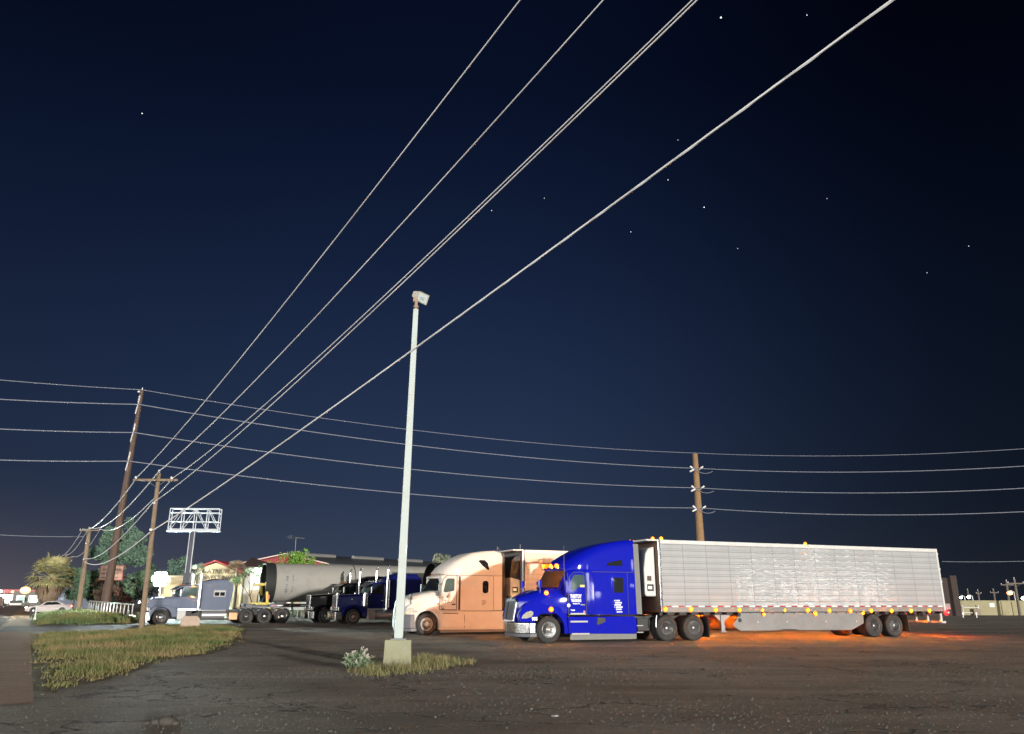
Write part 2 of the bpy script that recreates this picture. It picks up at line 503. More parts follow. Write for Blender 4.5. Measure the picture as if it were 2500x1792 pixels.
def ground_mat(name, c1, c2, c3, bump=.6, streak=True, cracks=True):
    m = bpy.data.materials.new(name)
    N, L, b = nt(m)
    b.inputs['Roughness'].default_value = .92
    b.inputs['Specular IOR Level'].default_value = .25
    tx = N.new('ShaderNodeTexCoord')
    def noise(sc, det, vec=None, rough=.6):
        n = N.new('ShaderNodeTexNoise')
        n.inputs['Scale'].default_value = sc
        n.inputs['Detail'].default_value = det
        n.inputs['Roughness'].default_value = rough
        L.new(vec or tx.outputs['Object'], n.inputs['Vector'])
        return n.outputs[0]
    def rng(v, a, bb, c=0, d=1):
        n = N.new('ShaderNodeMapRange')
        for i, q in ((1, a), (2, bb), (3, c), (4, d)):
            n.inputs[i].default_value = q
        L.new(v, n.inputs[0])
        return n.outputs[0]
    def mix(f, a, bb, bt='MIX'):
        n = N.new('ShaderNodeMix')
        n.data_type = 'RGBA'
        n.blend_type = bt
        for i, q in ((0, f), (6, a), (7, bb)):
            if isinstance(q, tuple):
                n.inputs[i].default_value = (*q, 1)
            elif isinstance(q, (int, float)):
                n.inputs[i].default_value = q
            else:
                L.new(q, n.inputs[i])
        return n.outputs[2]
    mp = N.new('ShaderNodeMapping')
    mp.inputs['Rotation'].default_value = (0, 0, R(-14))
    mp.inputs['Scale'].default_value = (.16, .9, 1)
    L.new(tx.outputs['Object'], mp.inputs['Vector'])
    big = noise(.35, 6)
    stk = noise(.7, 7, mp.outputs[0], .65)
    fine = noise(34, 3, None, .7)
    spk = noise(60, 2)
    col = mix(rng(big, .35, .68), c1, c2)
    if streak:
        col = mix(rng(stk, .50, .68), col, c3)
        col = mix(rng(stk, .44, .30, 0, .7), col, tuple(q * .38 for q in c1))
    grit = noise(13, 4, None, .75)
    col = mix(rng(grit, .42, .68, .0, .62), col, tuple(q * .40 for q in c1))
    col = mix(rng(grit, .44, .28, .0, .45), col, tuple(q * 1.35 for q in c3))
    col = mix(rng(fine, .35, .8, .0, .6), col, tuple(q * .35 for q in c1))
    col = mix(rng(spk, .60, .70, 0, .6), col, tuple(min(1, q * 1.9) for q in c2))
    h = fine
    if cracks:
        v = N.new('ShaderNodeTexVoronoi')
        v.feature = 'DISTANCE_TO_EDGE'
        v.inputs['Scale'].default_value = .55
        mv = N.new('ShaderNodeMapping')
        mv.inputs['Rotation'].default_value = (0, 0, R(-10))
        mv.inputs['Scale'].default_value = (.45, 1.1, 1)
        dn = N.new('ShaderNodeTexNoise')
        dn.inputs['Scale'].default_value = 1.3
        dn.inputs['Detail'].default_value = 6
        L.new(tx.outputs['Object'], dn.inputs['Vector'])
        ad = N.new('ShaderNodeMix')
        ad.data_type = 'RGBA'
        ad.blend_type = 'ADD'
        ad.inputs[0].default_value = 1.6
        ad.clamp_factor = False
        L.new(tx.outputs['Object'], ad.inputs[6])
        L.new(dn.outputs['Color'], ad.inputs[7])
        L.new(ad.outputs[2], mv.inputs['Vector'])
        L.new(mv.outputs[0], v.inputs['Vector'])
        ck = rng(v.outputs['Distance'], .0, .030, 1, 0)
        gate = rng(noise(.22, 3), .40, .54)
        n = N.new('ShaderNodeMath')
        n.operation = 'MULTIPLY'
        L.new(ck, n.inputs[0])
        L.new(gate, n.inputs[1])
        col = mix(n.outputs[0], col, tuple(q * .16 for q in c1))
        n2 = N.new('ShaderNodeMath')
        n2.operation = 'MULTIPLY_ADD'
        n2.inputs[1].default_value = -1.5
        L.new(n.outputs[0], n2.inputs[0])
        L.new(fine, n2.inputs[2])
        h = n2.outputs[0]
    L.new(col, b.inputs['Base Color'])
    bp = N.new('ShaderNodeBump')
    bp.inputs['Strength'].default_value = bump
    bp.inputs['Distance'].default_value = .045
    L.new(h, bp.inputs['Height'])
    bp2 = N.new('ShaderNodeBump')
    bp2.inputs['Strength'].default_value = .5
    bp2.inputs['Distance'].default_value = .12
    L.new(stk, bp2.inputs['Height'])
    L.new(bp.outputs[0], bp2.inputs['Normal'])
    L.new(bp2.outputs[0], b.inputs['Normal'])
    return m
M_ground = ground_mat('worn_lot', (.29, .262, .215), (.145, .122, .095), (.375, .338, .28), .8)
M_walk = ground_mat('sidewalk_concrete', (.33, .19, .105), (.25, .14, .075), (.39, .235, .135), .3, True, False)  # warm tint of the sodium lamps is put into the concrete colour
M_road = ground_mat('road_asphalt', (.20, .135, .11), (.15, .10, .085), (.25, .175, .15), .3, True, False)
M_soil = ground_mat('dry_soil', (.16, .125, .08), (.11, .095, .055), (.19, .155, .10), .6, False, False)
M_drive = ground_mat('driveway', (.16, .115, .085), (.11, .08, .06), (.19, .145, .11), .4, True, True)

def leaf_mat(name, c1, c2, c3=None, scale=.6):
    m = bpy.data.materials.new(name)
    N, L, b = nt(m)
    b.inputs['Roughness'].default_value = .65
    b.inputs['Specular IOR Level'].default_value = .2
    tx = N.new('ShaderNodeTexCoord')
    nz = N.new('ShaderNodeTexNoise')
    nz.inputs['Scale'].default_value = scale
    nz.inputs['Detail'].default_value = 6
    L.new(tx.outputs['Object'], nz.inputs['Vector'])
    rp = N.new('ShaderNodeValToRGB')
    rp.color_ramp.elements[0].position, rp.color_ramp.elements[1].position = .34, .64
    rp.color_ramp.elements[0].color, rp.color_ramp.elements[1].color = (*c1, 1), (*c2, 1)
    if c3:
        e = rp.color_ramp.elements.new(.5)
        e.color = (*c3, 1)
    L.new(nz.outputs[0], rp.inputs[0])
    L.new(rp.outputs[0], b.inputs['Base Color'])
    return m
M_grass = leaf_mat('grass_blades', (.075, .115, .036), (.28, .205, .10), (.17, .165, .065), .30)
M_grass2 = leaf_mat('green_weeds', (.06, .11, .04), (.21, .155, .065), (.10, .13, .045), .22)
M_grassp = leaf_mat('dry_tuft', (.15, .16, .065), (.24, .20, .10), None, 2.5)
M_leafd = leaf_mat('dark_leaves', (.05, .10, .06), (.10, .17, .10), None, .5)
M_leafc = leaf_mat('conifer_needles', (.07, .125, .095), (.125, .20, .14), None, .5)
M_leafb = leaf_mat('bright_leaves', (.09, .20, .03), (.17, .30, .05), None, .9)
M_leafp = leaf_mat('palm_fronds', (.24, .24, .11), (.42, .38, .19), None, .8)
M_skirt = leaf_mat('dead_fronds', (.13, .09, .06), (.20, .14, .09), None, 1)
M_leafr = leaf_mat('reddish_twigs', (.13, .06, .045), (.17, .10, .07), None, 1)
M_leafg = leaf_mat('grey_leaves', (.14, .17, .12), (.24, .26, .18), None, .8)
M_bark = pbr('bark', (.10, .075, .055), .9, 0, 0, .3, 5, bump=.5, bscale=20)
M_flower = pbr('flower_petals', (.42, .37, .33), .6, 0, 0, .15, 20)

# ---------------------------------------------------------------- ground, road, pavement
def sheet(name, pts, z, mat, kind='structure', thick=0):
    mb = MB()
    if thick:
        mb.slab([(p[0], p[1]) for p in pts], z - thick, z)
    else:
        mb.add([(p[0], p[1], z) for p in pts], [tuple(range(len(pts)))])
    o = obj(name, mb, mat, None, 0, 0)
    return setting(o, kind)
g = MB()
g.add([(-480, -120, 0), (420, -120, 0), (420, 640, 0), (-480, 640, 0)], [(0, 1, 2, 3)])
setting(obj('ground', g, M_ground, None, 0, 0))
U = Vector((-.515, .857, 0)).normalized()     # along the road, away from the camera
N_ = Vector((U.y, -U.x, 0))                   # to the right of the road
O_ = Vector((-8.9, 15.4, 0))                  # corner where the verge meets the sidewalk
def RD(t, r, z=0):
    p = O_ + U * t + N_ * r
    return (p.x, p.y, z)
sheet('road', [RD(-40, -14), RD(-40, -1.52), RD(520, -1.52), RD(520, -14)], .004, M_road)
sheet('kerb', [RD(-40, -1.52), RD(-40, -1.36), RD(400, -1.36), RD(400, -1.52)], .03, M_walk, thick=.2)
sheet('sidewalk', [RD(-2.3, -1.36), RD(-2.3, .02), RD(31.5, .02), RD(31.5, -1.36)], .012, M_walk)
sheet('sidewalk', [RD(41.5, -1.36), RD(41.5, .02), RD(400, .02), RD(400, -1.36)], .012, M_walk)
sheet('driveway', [RD(31.5, -1.35), RD(31.5, 30), RD(41.5, 30), RD(41.5, -1.35)], .008, M_drive)
for r in (-5.2, -9.0):
    sheet('road_marking', [RD(10, r), RD(10, r + .12), RD(400, r + .12), RD(400, r)], .009, M_tape_w)

# ---------------------------------------------------------------- grass
def inside(p, poly):
    c = False
    j = len(poly) - 1
    for i in range(len(poly)):
        a, b = poly[i], poly[j]
        if (a[1] > p[1]) != (b[1] > p[1]) and p[0] < (b[0] - a[0]) * (p[1] - a[1]) / (b[1] - a[1]) + a[0]:
            c = not c
        j = i
    return c
def edge_dist(p, poly):
    d = 1e9
    for i in range(len(poly)):
        a, b = Vector(poly[i - 1][:2]), Vector(poly[i][:2])
        ab = b - a
        t = max(0, min(1, (Vector(p) - a).dot(ab) / max(1e-9, ab.length_squared)))
        d = min(d, (Vector(p) - a - ab * t).length)
    return d
def grass(name, poly, n, h0, h1, w, mat, label=None, mound=0.0, seed=1, clump=1, edge=1.0):
    r = random.Random(seed)
    xs, ys = [p[0] for p in poly], [p[1] for p in poly]
    mb = MB()
    k = 0
    while k < n:
        cx, cy = r.uniform(min(xs), max(xs)), r.uniform(min(ys), max(ys))
        if not inside((cx, cy), poly):
            continue
        e = edge_dist((cx, cy), poly) - .22 * (1 + math.sin(cx * 2.3 + 1.7 * math.sin(cy * 1.9)) * math.sin(cy * 2.9 + math.sin(cx * 3.1))) * edge
        if e < 0 and r.random() > .06:
            continue
        e = max(e, .05)
        patch = max(0, min(1, .5 + 1.15 * noise.noise(Vector((cx * .55, cy * .55, seed))) + .8 * noise.noise(Vector((cx * 1.9, cy * 1.9, seed + 5)))))
        if r.random() > .09 + .91 * min(1, e / .6) * patch ** 1.2:
            continue
        hh = (h0 + (h1 - h0) * r.random() ** 1.6) * (.55 + .45 * min(1, e / .6)) * (.6 + .55 * patch)
        base = mound * min(1, e / 2.0)
        for q in range(clump):
            x, y = cx + r.gauss(0, .06), cy + r.gauss(0, .06)
            a = r.uniform(0, 2 * math.pi)
            ln = hh * r.uniform(.15, .75)
            la = r.uniform(0, 2 * math.pi)
            h = hh * r.uniform(.6, 1.1)
            dxw, dyw = math.cos(a) * w * .5, math.sin(a) * w * .5
            lx, ly = math.cos(la) * ln, math.sin(la) * ln
            mb.add([(x - dxw, y - dyw, base), (x + dxw, y + dyw, base), (x + dxw * .7 + lx * .4, y + dyw * .7 + ly * .4, base + h * .6), (x - dxw * .7 + lx * .4, y - dyw * .7 + ly * .4, base + h * .6), (x + lx, y + ly, base + h)],
                   [(0, 1, 2, 3), (3, 2, 4)])
            k += 1
    o = obj(name, mb, mat, None, 0, 0, recalc=False)
    setting(o, 'stuff')
    if label:
        tag(o, label, 'grass')
    return o
def gp(l, z=0):
    return [tuple(G(x, y, z)[:2]) for x, y in l]
V1 = gp([(72, 1686), (70, 1600), (72, 1549), (160, 1545), (280, 1543), (360, 1530), (450, 1528), (540, 1529), (602, 1536), (590, 1558), (550, 1585), (510, 1598), (430, 1606), (330, 1640), (200, 1672), (115, 1692)])
def ragged(poly, amp, seed):
    r = random.Random(seed)
    out = []
    for i in range(len(poly)):
        a, b = Vector(poly[i - 1][:2]), Vector(poly[i][:2])
        n = max(1, int((b - a).length / .5))
        for k in range(n):
            q = a.lerp(b, k / n)
            out.append((q.x + r.gauss(0, amp), q.y + r.gauss(0, amp)))
    return out
sheet('verge_soil', ragged(V1, .09, 2), .006, M_soil)
cg = Vector((sum(q[0] for q in V1) / len(V1), sum(q[1] for q in V1) / len(V1)))
V1b = [tuple(cg + (Vector(q) - cg) * 1.10) for q in V1]
grass('grass', V1b, 5200, .04, .14, .015, M_grass, 'thin scattered blades fading out around the near verge', 0, 23, 4)
grass('grass', V1, 62000, .05, .25, .016, M_grass, 'dry grass verge between the sidewalk and the lot, nearest the camera', 0, 3, 3)
V2 = [RD(42, .1)[:2], RD(80, .1)[:2], tuple(AT(215, 1480, 112)[:2]), tuple(AT(330, 1500, 74)[:2]), tuple(G(352, 1522)[:2]), tuple(G(200, 1529)[:2])]
sheet('verge_soil', ragged(V2, .1, 3), .006, M_soil)
grass('grass', V2, 30000, .10, .42, .045, M_grass2, 'green and straw weeds beyond the driveway, before the white railing', .25, 5, 3)
V3 = gp([(842, 1634), (850, 1650), (900, 1658), (960, 1650), (1040, 1648), (1100, 1636), (1165, 1622), (1168, 1612), (1090, 1606), (1000, 1606), (930, 1618)])
grass('grass', V3, 4200, .10, .30, .010, M_grassp, 'pale dry tufts around the concrete foot of the lamp post', 0, 8, 4, .25)

# loose gravel on the worn asphalt
def gravel():
    r = random.Random(11)
    mb = MB()
    def stone(x, y, s):
        a = r.uniform(0, 6.28)
        p = []
        for k in range(4):
            t = a + k * 1.57 + r.uniform(-.3, .3)
            p.append((x + math.cos(t) * s * r.uniform(.6, 1.2), y + math.sin(t) * s * r.uniform(.6, 1.2), s * r.uniform(.0, .25)))
        mb.add(p + [(x + r.gauss(0, s * .2), y + r.gauss(0, s * .2), s * r.uniform(.6, 1.1))], [(0, 1, 4), (1, 2, 4), (2, 3, 4), (3, 0, 4)])
    for _ in range(30000):
        x, y = r.uniform(-10, 15), 9 + 23 * r.random() ** 1.7
        d = math.sin(x * .8 + 2 * math.sin(y * .5)) + math.sin(y * 1.1)
        if r.random() < .45 + .3 * d:
            stone(x, y, r.uniform(.006, .017) * (1 + .7 * r.random() ** 5))
    ring = V3
    for _ in range(3800):                       # the band of crushed stone in front of the lamp post
        t = r.random()
        x = -7.5 + 10.5 * t + r.gauss(0, .3)
        y = 17.6 + 1.6 * math.sin(t * 2.2) + r.gauss(0, .75)
        stone(x, y, r.uniform(.006, .017))
    return setting(obj('gravel', mb, pbr('gravel_stone', (.125, .118, .10), .9, 0, 0, .75, 9), None, 0, 0, recalc=False), 'stuff')
gravel()
mb = MB()
mb.ball((0, 0, .015), .042, (1.5, 1, .5), 9, 5)
tag(obj('litter', mb, M_dull, None, .004), 'small white scrap of litter lying on the bare lot', 'litter').location = G(1355, 1750)
mb = MB()
for sx, sy, s in ((0, 0, .10), (-.16, .02, .06), (.12, -.03, .05), (-.27, 0, .035)):
    mb.ball((sx, sy, s * .35), s, (1.2, 1, .7), 7, 5)
tag(obj('stone', mb, pbr('dark_stone', (.06, .052, .043), .9, 0, 0, .4, 18), None, 0, 60), 'broken lump of dark asphalt on the lot near the camera', 'stone').location = G(408, 1768)

# ---------------------------------------------------------------- lamp post in the lot
LP = G(970, 1628)
LP.z = 0
lp = thing('lamp_post', 'tall pale square lamp post, unlit, on a concrete pier in the lot', 'lamp post', LP, R(6))
mb = MB()
mb.rings([[(a * w, b * w, z) for a, b in ((-1, -1), (1, -1), (1, 1), (-1, 1))] for z, w in ((-.1, .35), (.20, .343), (.205, .338), (.42, .334), (.425, .329), (.65, .325))])
obj('concrete_pier', mb, M_conc, lp, .018)
mb = MB()
mb.box((-.20, -.20, .65), (.20, .20, .68))
obj('base_plate', mb, M_dull, lp, .006)
for sx, sy in ((-.15, -.15), (.15, -.15), (.15, .15), (-.15, .15)):
    mb = MB()
    mb.cyl((sx, sy, .68), (sx, sy, .75), .022, None, 6)
    mb.cyl((sx, sy, .68), (sx, sy, .71), .035, None, 6)
    obj('anchor_bolt', mb, M_dark, lp)
mb = MB()
LEAN = .10
rs = []
for k in range(9):
    t = k / 8
    w = .112 - .040 * t
    z = .68 + 8.95 * t
    xo = LEAN * t
    rs.append([(xo + a * w, b * w, z) for a, b in ((-1, -1), (1, -1), (1, 1), (-1, 1))])
mb.rings(rs)
obj('pole', mb, M_postp, lp, .012)
mb = MB()
mb.cyl((LEAN, 0, 9.6), (LEAN, 0, 9.95), .05, .045, 12)
mb.cyl((LEAN, 0, 9.68), (LEAN, 0, 9.74), .075, None, 12)
mb.obox((LEAN - .02, 0, 9.93), ((1, 0, 0), (0, 1, 0), (0, 0, 1)), (.07, .05, .07))
obj('slip_fitter', mb, pbr('rusty_fitting', (.30, .20, .15), .7, .2, 0, .3, 9), lp, .006)
lh = bpy.data.objects.new('head_tmp', None)
mb = MB()   # wedge shaped floodlight housing, tilted down to the right and towards the lot
ax, ay, az = Vector((.90, -.10, -.42)).normalized(), None, None
ay = Vector((0.30, -.55, .20)); ay = (ay - ax * ay.dot(ax)).normalized()     # glass normal, facing down and forward
ay = Vector((-.10, -.80, -.60)); ay = (ay - ax * ay.dot(ax)).normalized()
az = ax.cross(ay).normalized()
hc = Vector((LEAN + .10, -.02, 10.03))
def hp(a, b, c):
    return hc + (ax * a + ay * b + az * c) * .86
front = [hp(-.06, .09, -.17), hp(.33, .09, -.17), hp(.33, .09, .17), hp(-.06, .09, .17)]
back = [hp(-.06, -.12, -.15), hp(.30, -.05, -.15), hp(.30, -.05, .15), hp(-.06, -.12, .15)]
mb.rings([back, front])
mb.rings([[hp(-.28, -.02, -.07), hp(-.28, -.10, -.07), hp(-.28, -.10, .10), hp(-.28, -.02, .10)], [hp(-.06, .085, -.165), hp(-.06, -.12, -.15), hp(-.06, -.12, .15), hp(-.06, .085, .165)]])
head = obj('lamp_head', mb, pbr('lamp_housing', (.42, .40, .33), .5, 0, .1, .08, 5), lp, .008)
mb = MB()
mb.obox(hp(.135, .094, 0), (ax, ay, az), (.142, .006, .12))
obj('lens', mb, M_lamp_glass, head, .004)
mb = MB()
mb.obox(hp(.135, .102, 0), (ax, ay, az), (.06, .004, .05))
obj('lamp_bulb', mb, pbr('dull_bulb', (.36, .40, .42), .25, 0, .3, .1, 9), head, .003)
mb = MB()
mb.cyl((.118, -.03, 1.28), (.14, -.03, 1.28), .05, None, 12)
hh = obj('hand_hole_cover', mb, pbr('hand_hole', (.42, .33, .16), .7), lp)
hh.scale = (1, 1, 1)
bpy.data.objects.remove(lh)

# flowering weed at the foot of the lamp post
SH = G(880, 1638)
sh = thing('flowering_shrub', 'small grey green shrub with pale flowers left of the concrete pier', 'shrub', (SH.x, SH.y, 0))
mb, mf = MB(), MB()
r_ = random.Random(21)
for k in range(64):
    a = r_.uniform(0, 6.28)
    sp_ = r_.random() ** .7
    tip = Vector((math.cos(a) * .46 * sp_ - .06, math.sin(a) * .34 * sp_, .46 - .20 * sp_ + r_.uniform(-.1, .06)))
    mb.tube([(0, 0, 0), tuple(tip * .55 + Vector((0, 0, .05))), tuple(tip)], [.007, .006, .003], 3)
    for q in range(11):
        p = tip * r_.uniform(.35, 1.0)
        d = Vector((r_.gauss(0, 1), r_.gauss(0, 1), r_.gauss(.3, .7))).normalized() * .075
        e = d.orthogonal().normalized() * .016
        mb.add([p - e, p + e, p + d + e * .4, p + d - e * .4], [(0, 1, 2, 3)])
    if k % 4 == 0:
        mf = MB()
        for q in range(5):
            mf.ball(tuple(tip + Vector((r_.gauss(0, .016), r_.gauss(0, .016), .014 * q))), .015, (1, 1, 1.3), 5, 4)
        obj('flower', mf, M_flower, sh)
obj('foliage', mb, leaf_mat('shrub_leaves', (.14, .20, .12), (.24, .30, .18), None, 3), sh, 0, 0, recalc=False)

# ---------------------------------------------------------------- wheels
def wheel(parent, s, yo, side, r=.51, w=.29, dual=False, rim_m=None, deep=False, hub_m=None, name='wheel'):
    """side -1: outer face towards -y (near side), +1 towards +y; yo = y of the outer face."""
    rim_m = rim_m or M_rimst
    d = -side
    mb = MB()
    def tyre(y0):
        prof = [(.30, .02), (.36, .005), (.43, .0), (r - .035, .015), (r, .05)]
        for k in range(3):
            a = .05 + (w - .10) * (k + .33) / 3
            prof += [(r, a), (r - .014, a + .008), (r - .014, a + .024), (r, a + .032)]
        prof += [(r, w - .05), (r - .035, w - .015), (.43, w), (.36, w - .005), (.30, w - .02)]
        mb.lathe([(rr, d * h + y0) for rr, h in prof], (s, 0, r - .006), 'y', 32)
    tyre(yo)
    if dual:
        tyre(yo + d * (w + .05))
    o = obj(name, mb, M_rubber, parent, 0, 30)
    mb = MB()
    if deep:
        prof = [(.305, .02), (.29, .012), (.275, .02), (.26, .10), (.235, .15), (.15, .155), (.14, .13), (.10, .125), (.095, .03), (.07, .01), (.0, .008)]
    else:
        prof = [(.305, .02), (.29, .01), (.272, .016), (.262, .05), (.22, .035), (.17, .02), (.16, .035), (.13, .03), (.10, .0), (.06, -.03), (.0, -.04)]
    mb.lathe([(max(.001, a), d * h + yo) for a, h in prof], (s, 0, r - .006), 'y', 30, 0)
    hr, hz = (.195, .150) if deep else (.218, .031)
    for k in range(8 if deep else 10):
        t = 2 * math.pi * (k + .3) / (8 if deep else 10)
        c = (s + hr * math.cos(t), yo + d * hz, r - .006 + hr * math.sin(t))
        mb.cyl((c[0], c[1] - d * .008, c[2]), (c[0], c[1] + d * .02, c[2]), .030, None, 8, 1)
    br, bz = (.12, .122) if deep else (.142, .028)
    for k in range(10):
        t = 2 * math.pi * k / 10
        c = (s + br * math.cos(t), yo + d * bz, r - .006 + br * math.sin(t))
        mb.cyl((c[0], c[1] - d * .035, c[2]), (c[0], c[1], c[2]), .016, .018, 6, 2)
    obj('rim', mb, [rim_m, M_dark, hub_m or M_chrome], o, 0, 40)
    return o

def arc(cx, cz, r, a0, a1, n):
    return [(cx + r * math.cos(R(a0 + (a1 - a0) * k / n)), cz + r * math.sin(R(a0 + (a1 - a0) * k / n))) for k in range(n + 1)]
YC = 1.25
def ring(s, k, w, wt, zb, zs, zt, n=6):
    """One cross-section of a cab shell; k bends it back towards the sides."""
    half = [(-w, zb), (-w, zb + (zs - zb) * .5)]
    for i in range(n + 1):
        t = i / n * math.pi / 2
        half.append((-(wt + (w - wt) * math.cos(t)), zs + (zt - zs) * math.sin(t)))
    half.append((-wt * .45, zt + .015))
    full = half + [(-y, z) for y, z in reversed(half)]
    return [(s + k * (abs(y) / w) ** 2, YC + y, z) for y, z in full]
def flat(name, out, y, th, mat, parent, bevel=.01, holes=None):
    mb = MB()
    mb.prism(out, y, y - th)
    return obj(name, mb, mat, parent, bevel)
def rrect(x0, x1, z0, z1, r, n=3):
    o = []
    for cx, cz, a in ((x0 + r, z0 + r, 180), (x1 - r, z0 + r, 270), (x1 - r, z1 - r, 0), (x0 + r, z1 - r, 90)):
        o += arc(cx, cz, r, a, a + 90, n)
    return o
def dashes(name, mat, parent, x0, z0, rows, y, cw=.03, ch=.05, gap=.012, lh=.085, seed=3, ext=.004):
    """Rows of lettering too small to read in the photograph."""
    r = random.Random(seed)
    mb = MB()
    for i, n in enumerate(rows):
        x = x0
        z = z0 - i * lh
        for k in range(n):
            if r.random() < .14:
                x += cw
                continue
            w = cw * r.uniform(.6, 1.1)
            mb.box((x, y - ext, z), (x + w, y, z + ch))
            x += w + gap
    return obj(name, mb, mat, parent, 0, 0)
def marker(parent, c, r=.042, mat=None, sc=(1.2, .7, .9), name='marker_lamp'):
    mb = MB()
    lit = mat in (None, M_amber, M_red)
    if lit:      # a coloured lens around the bulb, oversized to give the lamp a halo
        mb.ball(c, r * (2.05 if mat is not M_red else 2.0), (1.05, .42, 1.0), 14, 8)
        o = obj(name, mb, M_redl if mat is M_red else M_amberl, parent)
        d = -1 if c[1] < YC else 1
        off = (0, d * r * .68, 0) if name == 'marker_lamp' else (r * .9, d * r * .9, 0)
        mb = MB()
        mb.ball((c[0] + off[0], c[1] + off[1], c[2]), r * (.40 if c[1] < YC else .47), (1.1, .8, .9), 10, 6)
        obj('bulb', mb, M_red if mat is M_red else (M_amber if c[1] < YC + .7 else M_amberf), o)
        return o
    mb.ball(c, r, sc, 10, 6)
    return obj(name, mb, mat or M_amber, parent)

# ---------------------------------------------------------------- modern tractors
def aero(label, loc, yaw, paint, c):
    t = thing('semi_tractor', label, 'semi truck', loc, yaw)
    mb = MB()
    mb.rings([ring(*q) for q in c['hood']])
    obj('hood', mb, paint, t, .02, 40)
    fo = c['fender']
    for side in (-1, 1):
        f0 = (lambda s, z: .03 + max(0, -.62 - s) ** 1.3 * .62 + max(0, z - 1.22) * .42) if side < 0 else (lambda s, z: 2.47 - max(0, -.62 - s) ** 1.3 * .62 - max(0, z - 1.22) * .42)
        mb = MB()
        mb.prism(fo, f0, .62 if side < 0 else 1.88)
        obj('fender', mb, paint, t, .045, 40, seg=3)
        hl = c['headlight']
        mb = MB()
        e = .018 * side
        mb.prism(hl, lambda s, z: f0(s, z) + e, lambda s, z: f0(s, z) - e * 3)
        obj('headlight', mb, M_lens, t, .012)
    # lower cab and sleeper shell, with a raked bay for the windshield
    mb = MB()
    mb.rings([ring(*q) for q in c['cab']])
    def ws(u, v, g=1.0):
        return Vector((c['ws'][0] + .36 * u * u * g * g + c['ws'][1] * v, YC + u * g * (1.06 - .10 * v), c['ws'][2] + c['ws'][3] * v))
    us = [-1, -.75, -.4, 0, .4, .75, 1]
    border = [ws(u, -.12, 1.09) for u in us] + [ws(u, 1.12, 1.09) for u in reversed(us)]
    border = [p + Vector((.03, 0, 0)) for p in border]
    mb.rings([border, [Vector((1.15, p.y, p.z)) for p in border]])
    obj('cab', mb, paint, t, .015, 38)
    mb = MB()
    gl = [[ws(u, v) for v in (0, .5, 1)] for u in us]
    mb.rings([[p - Vector((.012, 0, 0)) for p in g_] + [p + Vector((.045, 0, 0)) for p in reversed(g_)] for g_ in gl])
    wsh = obj('windshield', mb, c.get('wsglass', M_glass), t, 0, 30)
    for u in (-.5, .55):
        p, q = ws(u - .35, .03) - Vector((.03, 0, 0)), ws(u + .25, .10) - Vector((.03, 0, 0))
        mb = MB()
        mb.tube([p, q], .012, 4)
        obj('wiper', mb, M_dark, wsh)
    mb = MB()
    mb.rings([ring(*q) for q in c['roof']])
    obj('roof_fairing', mb, paint, t, .015, 38)
    if 'visor' in c:
        mb = MB()
        mb.rings([[(s + .35 * ((y - YC) / 1.1) ** 2, y, z) for s, z in c['visor']] for y in [.12, .4, .8, 1.25, 1.7, 2.1, 2.38]])
        obj('sun_visor', mb, paint, t, .01)
    # door, windows
    for side in (-1, 1):
        yf = .035 if side < 0 else 2.465
        d_ = side
        def pl(name, out, th, mat, par, bev=.008, off=0):
            mb = MB()
            mb.prism(out, yf - d_ * .01 + d_ * off, yf + d_ * th + d_ * off)
            return obj(name, mb, mat, par, bev)
        cxd, czd = sum(q[0] for q in c['door']) / len(c['door']), sum(q[1] for q in c['door']) / len(c['door'])
        dr = pl('door', c['door'], .020, paint, t, .010)
        pl('door_seal', [(cxd + (x - cxd) * 1.075, czd + (z - czd) * 1.035) for x, z in c['door']], .008, M_dark, dr, .0)
        for n_, (xa, za, xb, zb_) in enumerate(c['gaps']):
            mb = MB()
            mb.box((xa, yf - d_ * .02, za), (xb, yf + d_ * .003, zb_))
            obj('panel_gap', mb, M_dark, t)
        pl('window', c['window'], .022, c.get('glass', M_glass2), dr, .012)
        mb = MB()
        hx_, hz_ = c['handle']
        mb.box((hx_ - .10, yf + d_ * .012, hz_ - .035), (hx_ + .10, yf + d_ * .045, hz_ + .03))
        obj('handle', mb, c.get('handle_m', M_chrome), dr, .012)
        fr = pl('sleeper_window_surround', c['swin_o'], .012, paint, t, .02)
        pl('sleeper_window', c['swin'], .020, c.get('sglass', M_glass), t, .01)
        pl('upper_window', c['uwin'], c.get('uth', .02), M_glass, t, .01)
        pl('storage_hatch', c['hatch'], .010, paint, t, .02)
        mb = MB()
        e = c['ext']
        mb.prism([(e[0], e[2]), (e[1] + .02, e[2]), (e[1] - .04, e[3]), (e[0] - .05, e[3])], yf + d_ * -.06, yf + d_ * -.012)
        obj('side_extender', mb, c.get('ext_m', M_rubgrey), t, .01)
        mb = MB()
        mb.prism(c['skirt'], (lambda s, z: yf + (-.01 + .10 * max(0, .62 - z) ** 1.0) * -d_ * -1 * -1) if side < 0 else (lambda s, z: yf), yf - d_ * .45)
        sk = obj('side_fairing', mb, paint, t, .03, 40)
        for sx0, sx1, sz in c['steps']:
            mb = MB()
            mb.box((sx0, yf + d_ * .03, sz - .035), (sx1, yf - d_ * .2, sz + .035))
            obj('step', mb, c.get('step_m', M_dull), t, .01)
        mb = MB()
        mb.box((c['skirt'][0][0] + .1, yf + d_ * -.06, .10), (c['skx1'], yf + d_ * -.09, .34))
        obj('rubber_valance', mb, M_rubgrey, t, .01)
        # mirrors
        m0 = c['mirror']
        mb = MB()
        mb.box((m0[0], yf + d_ * .08, m0[1]), (m0[0] + .12, yf + d_ * .33, m0[2]))
        mi = obj('mirror', mb, c.get('mirror_m', paint), t, .035, seg=3)
        mb = MB()
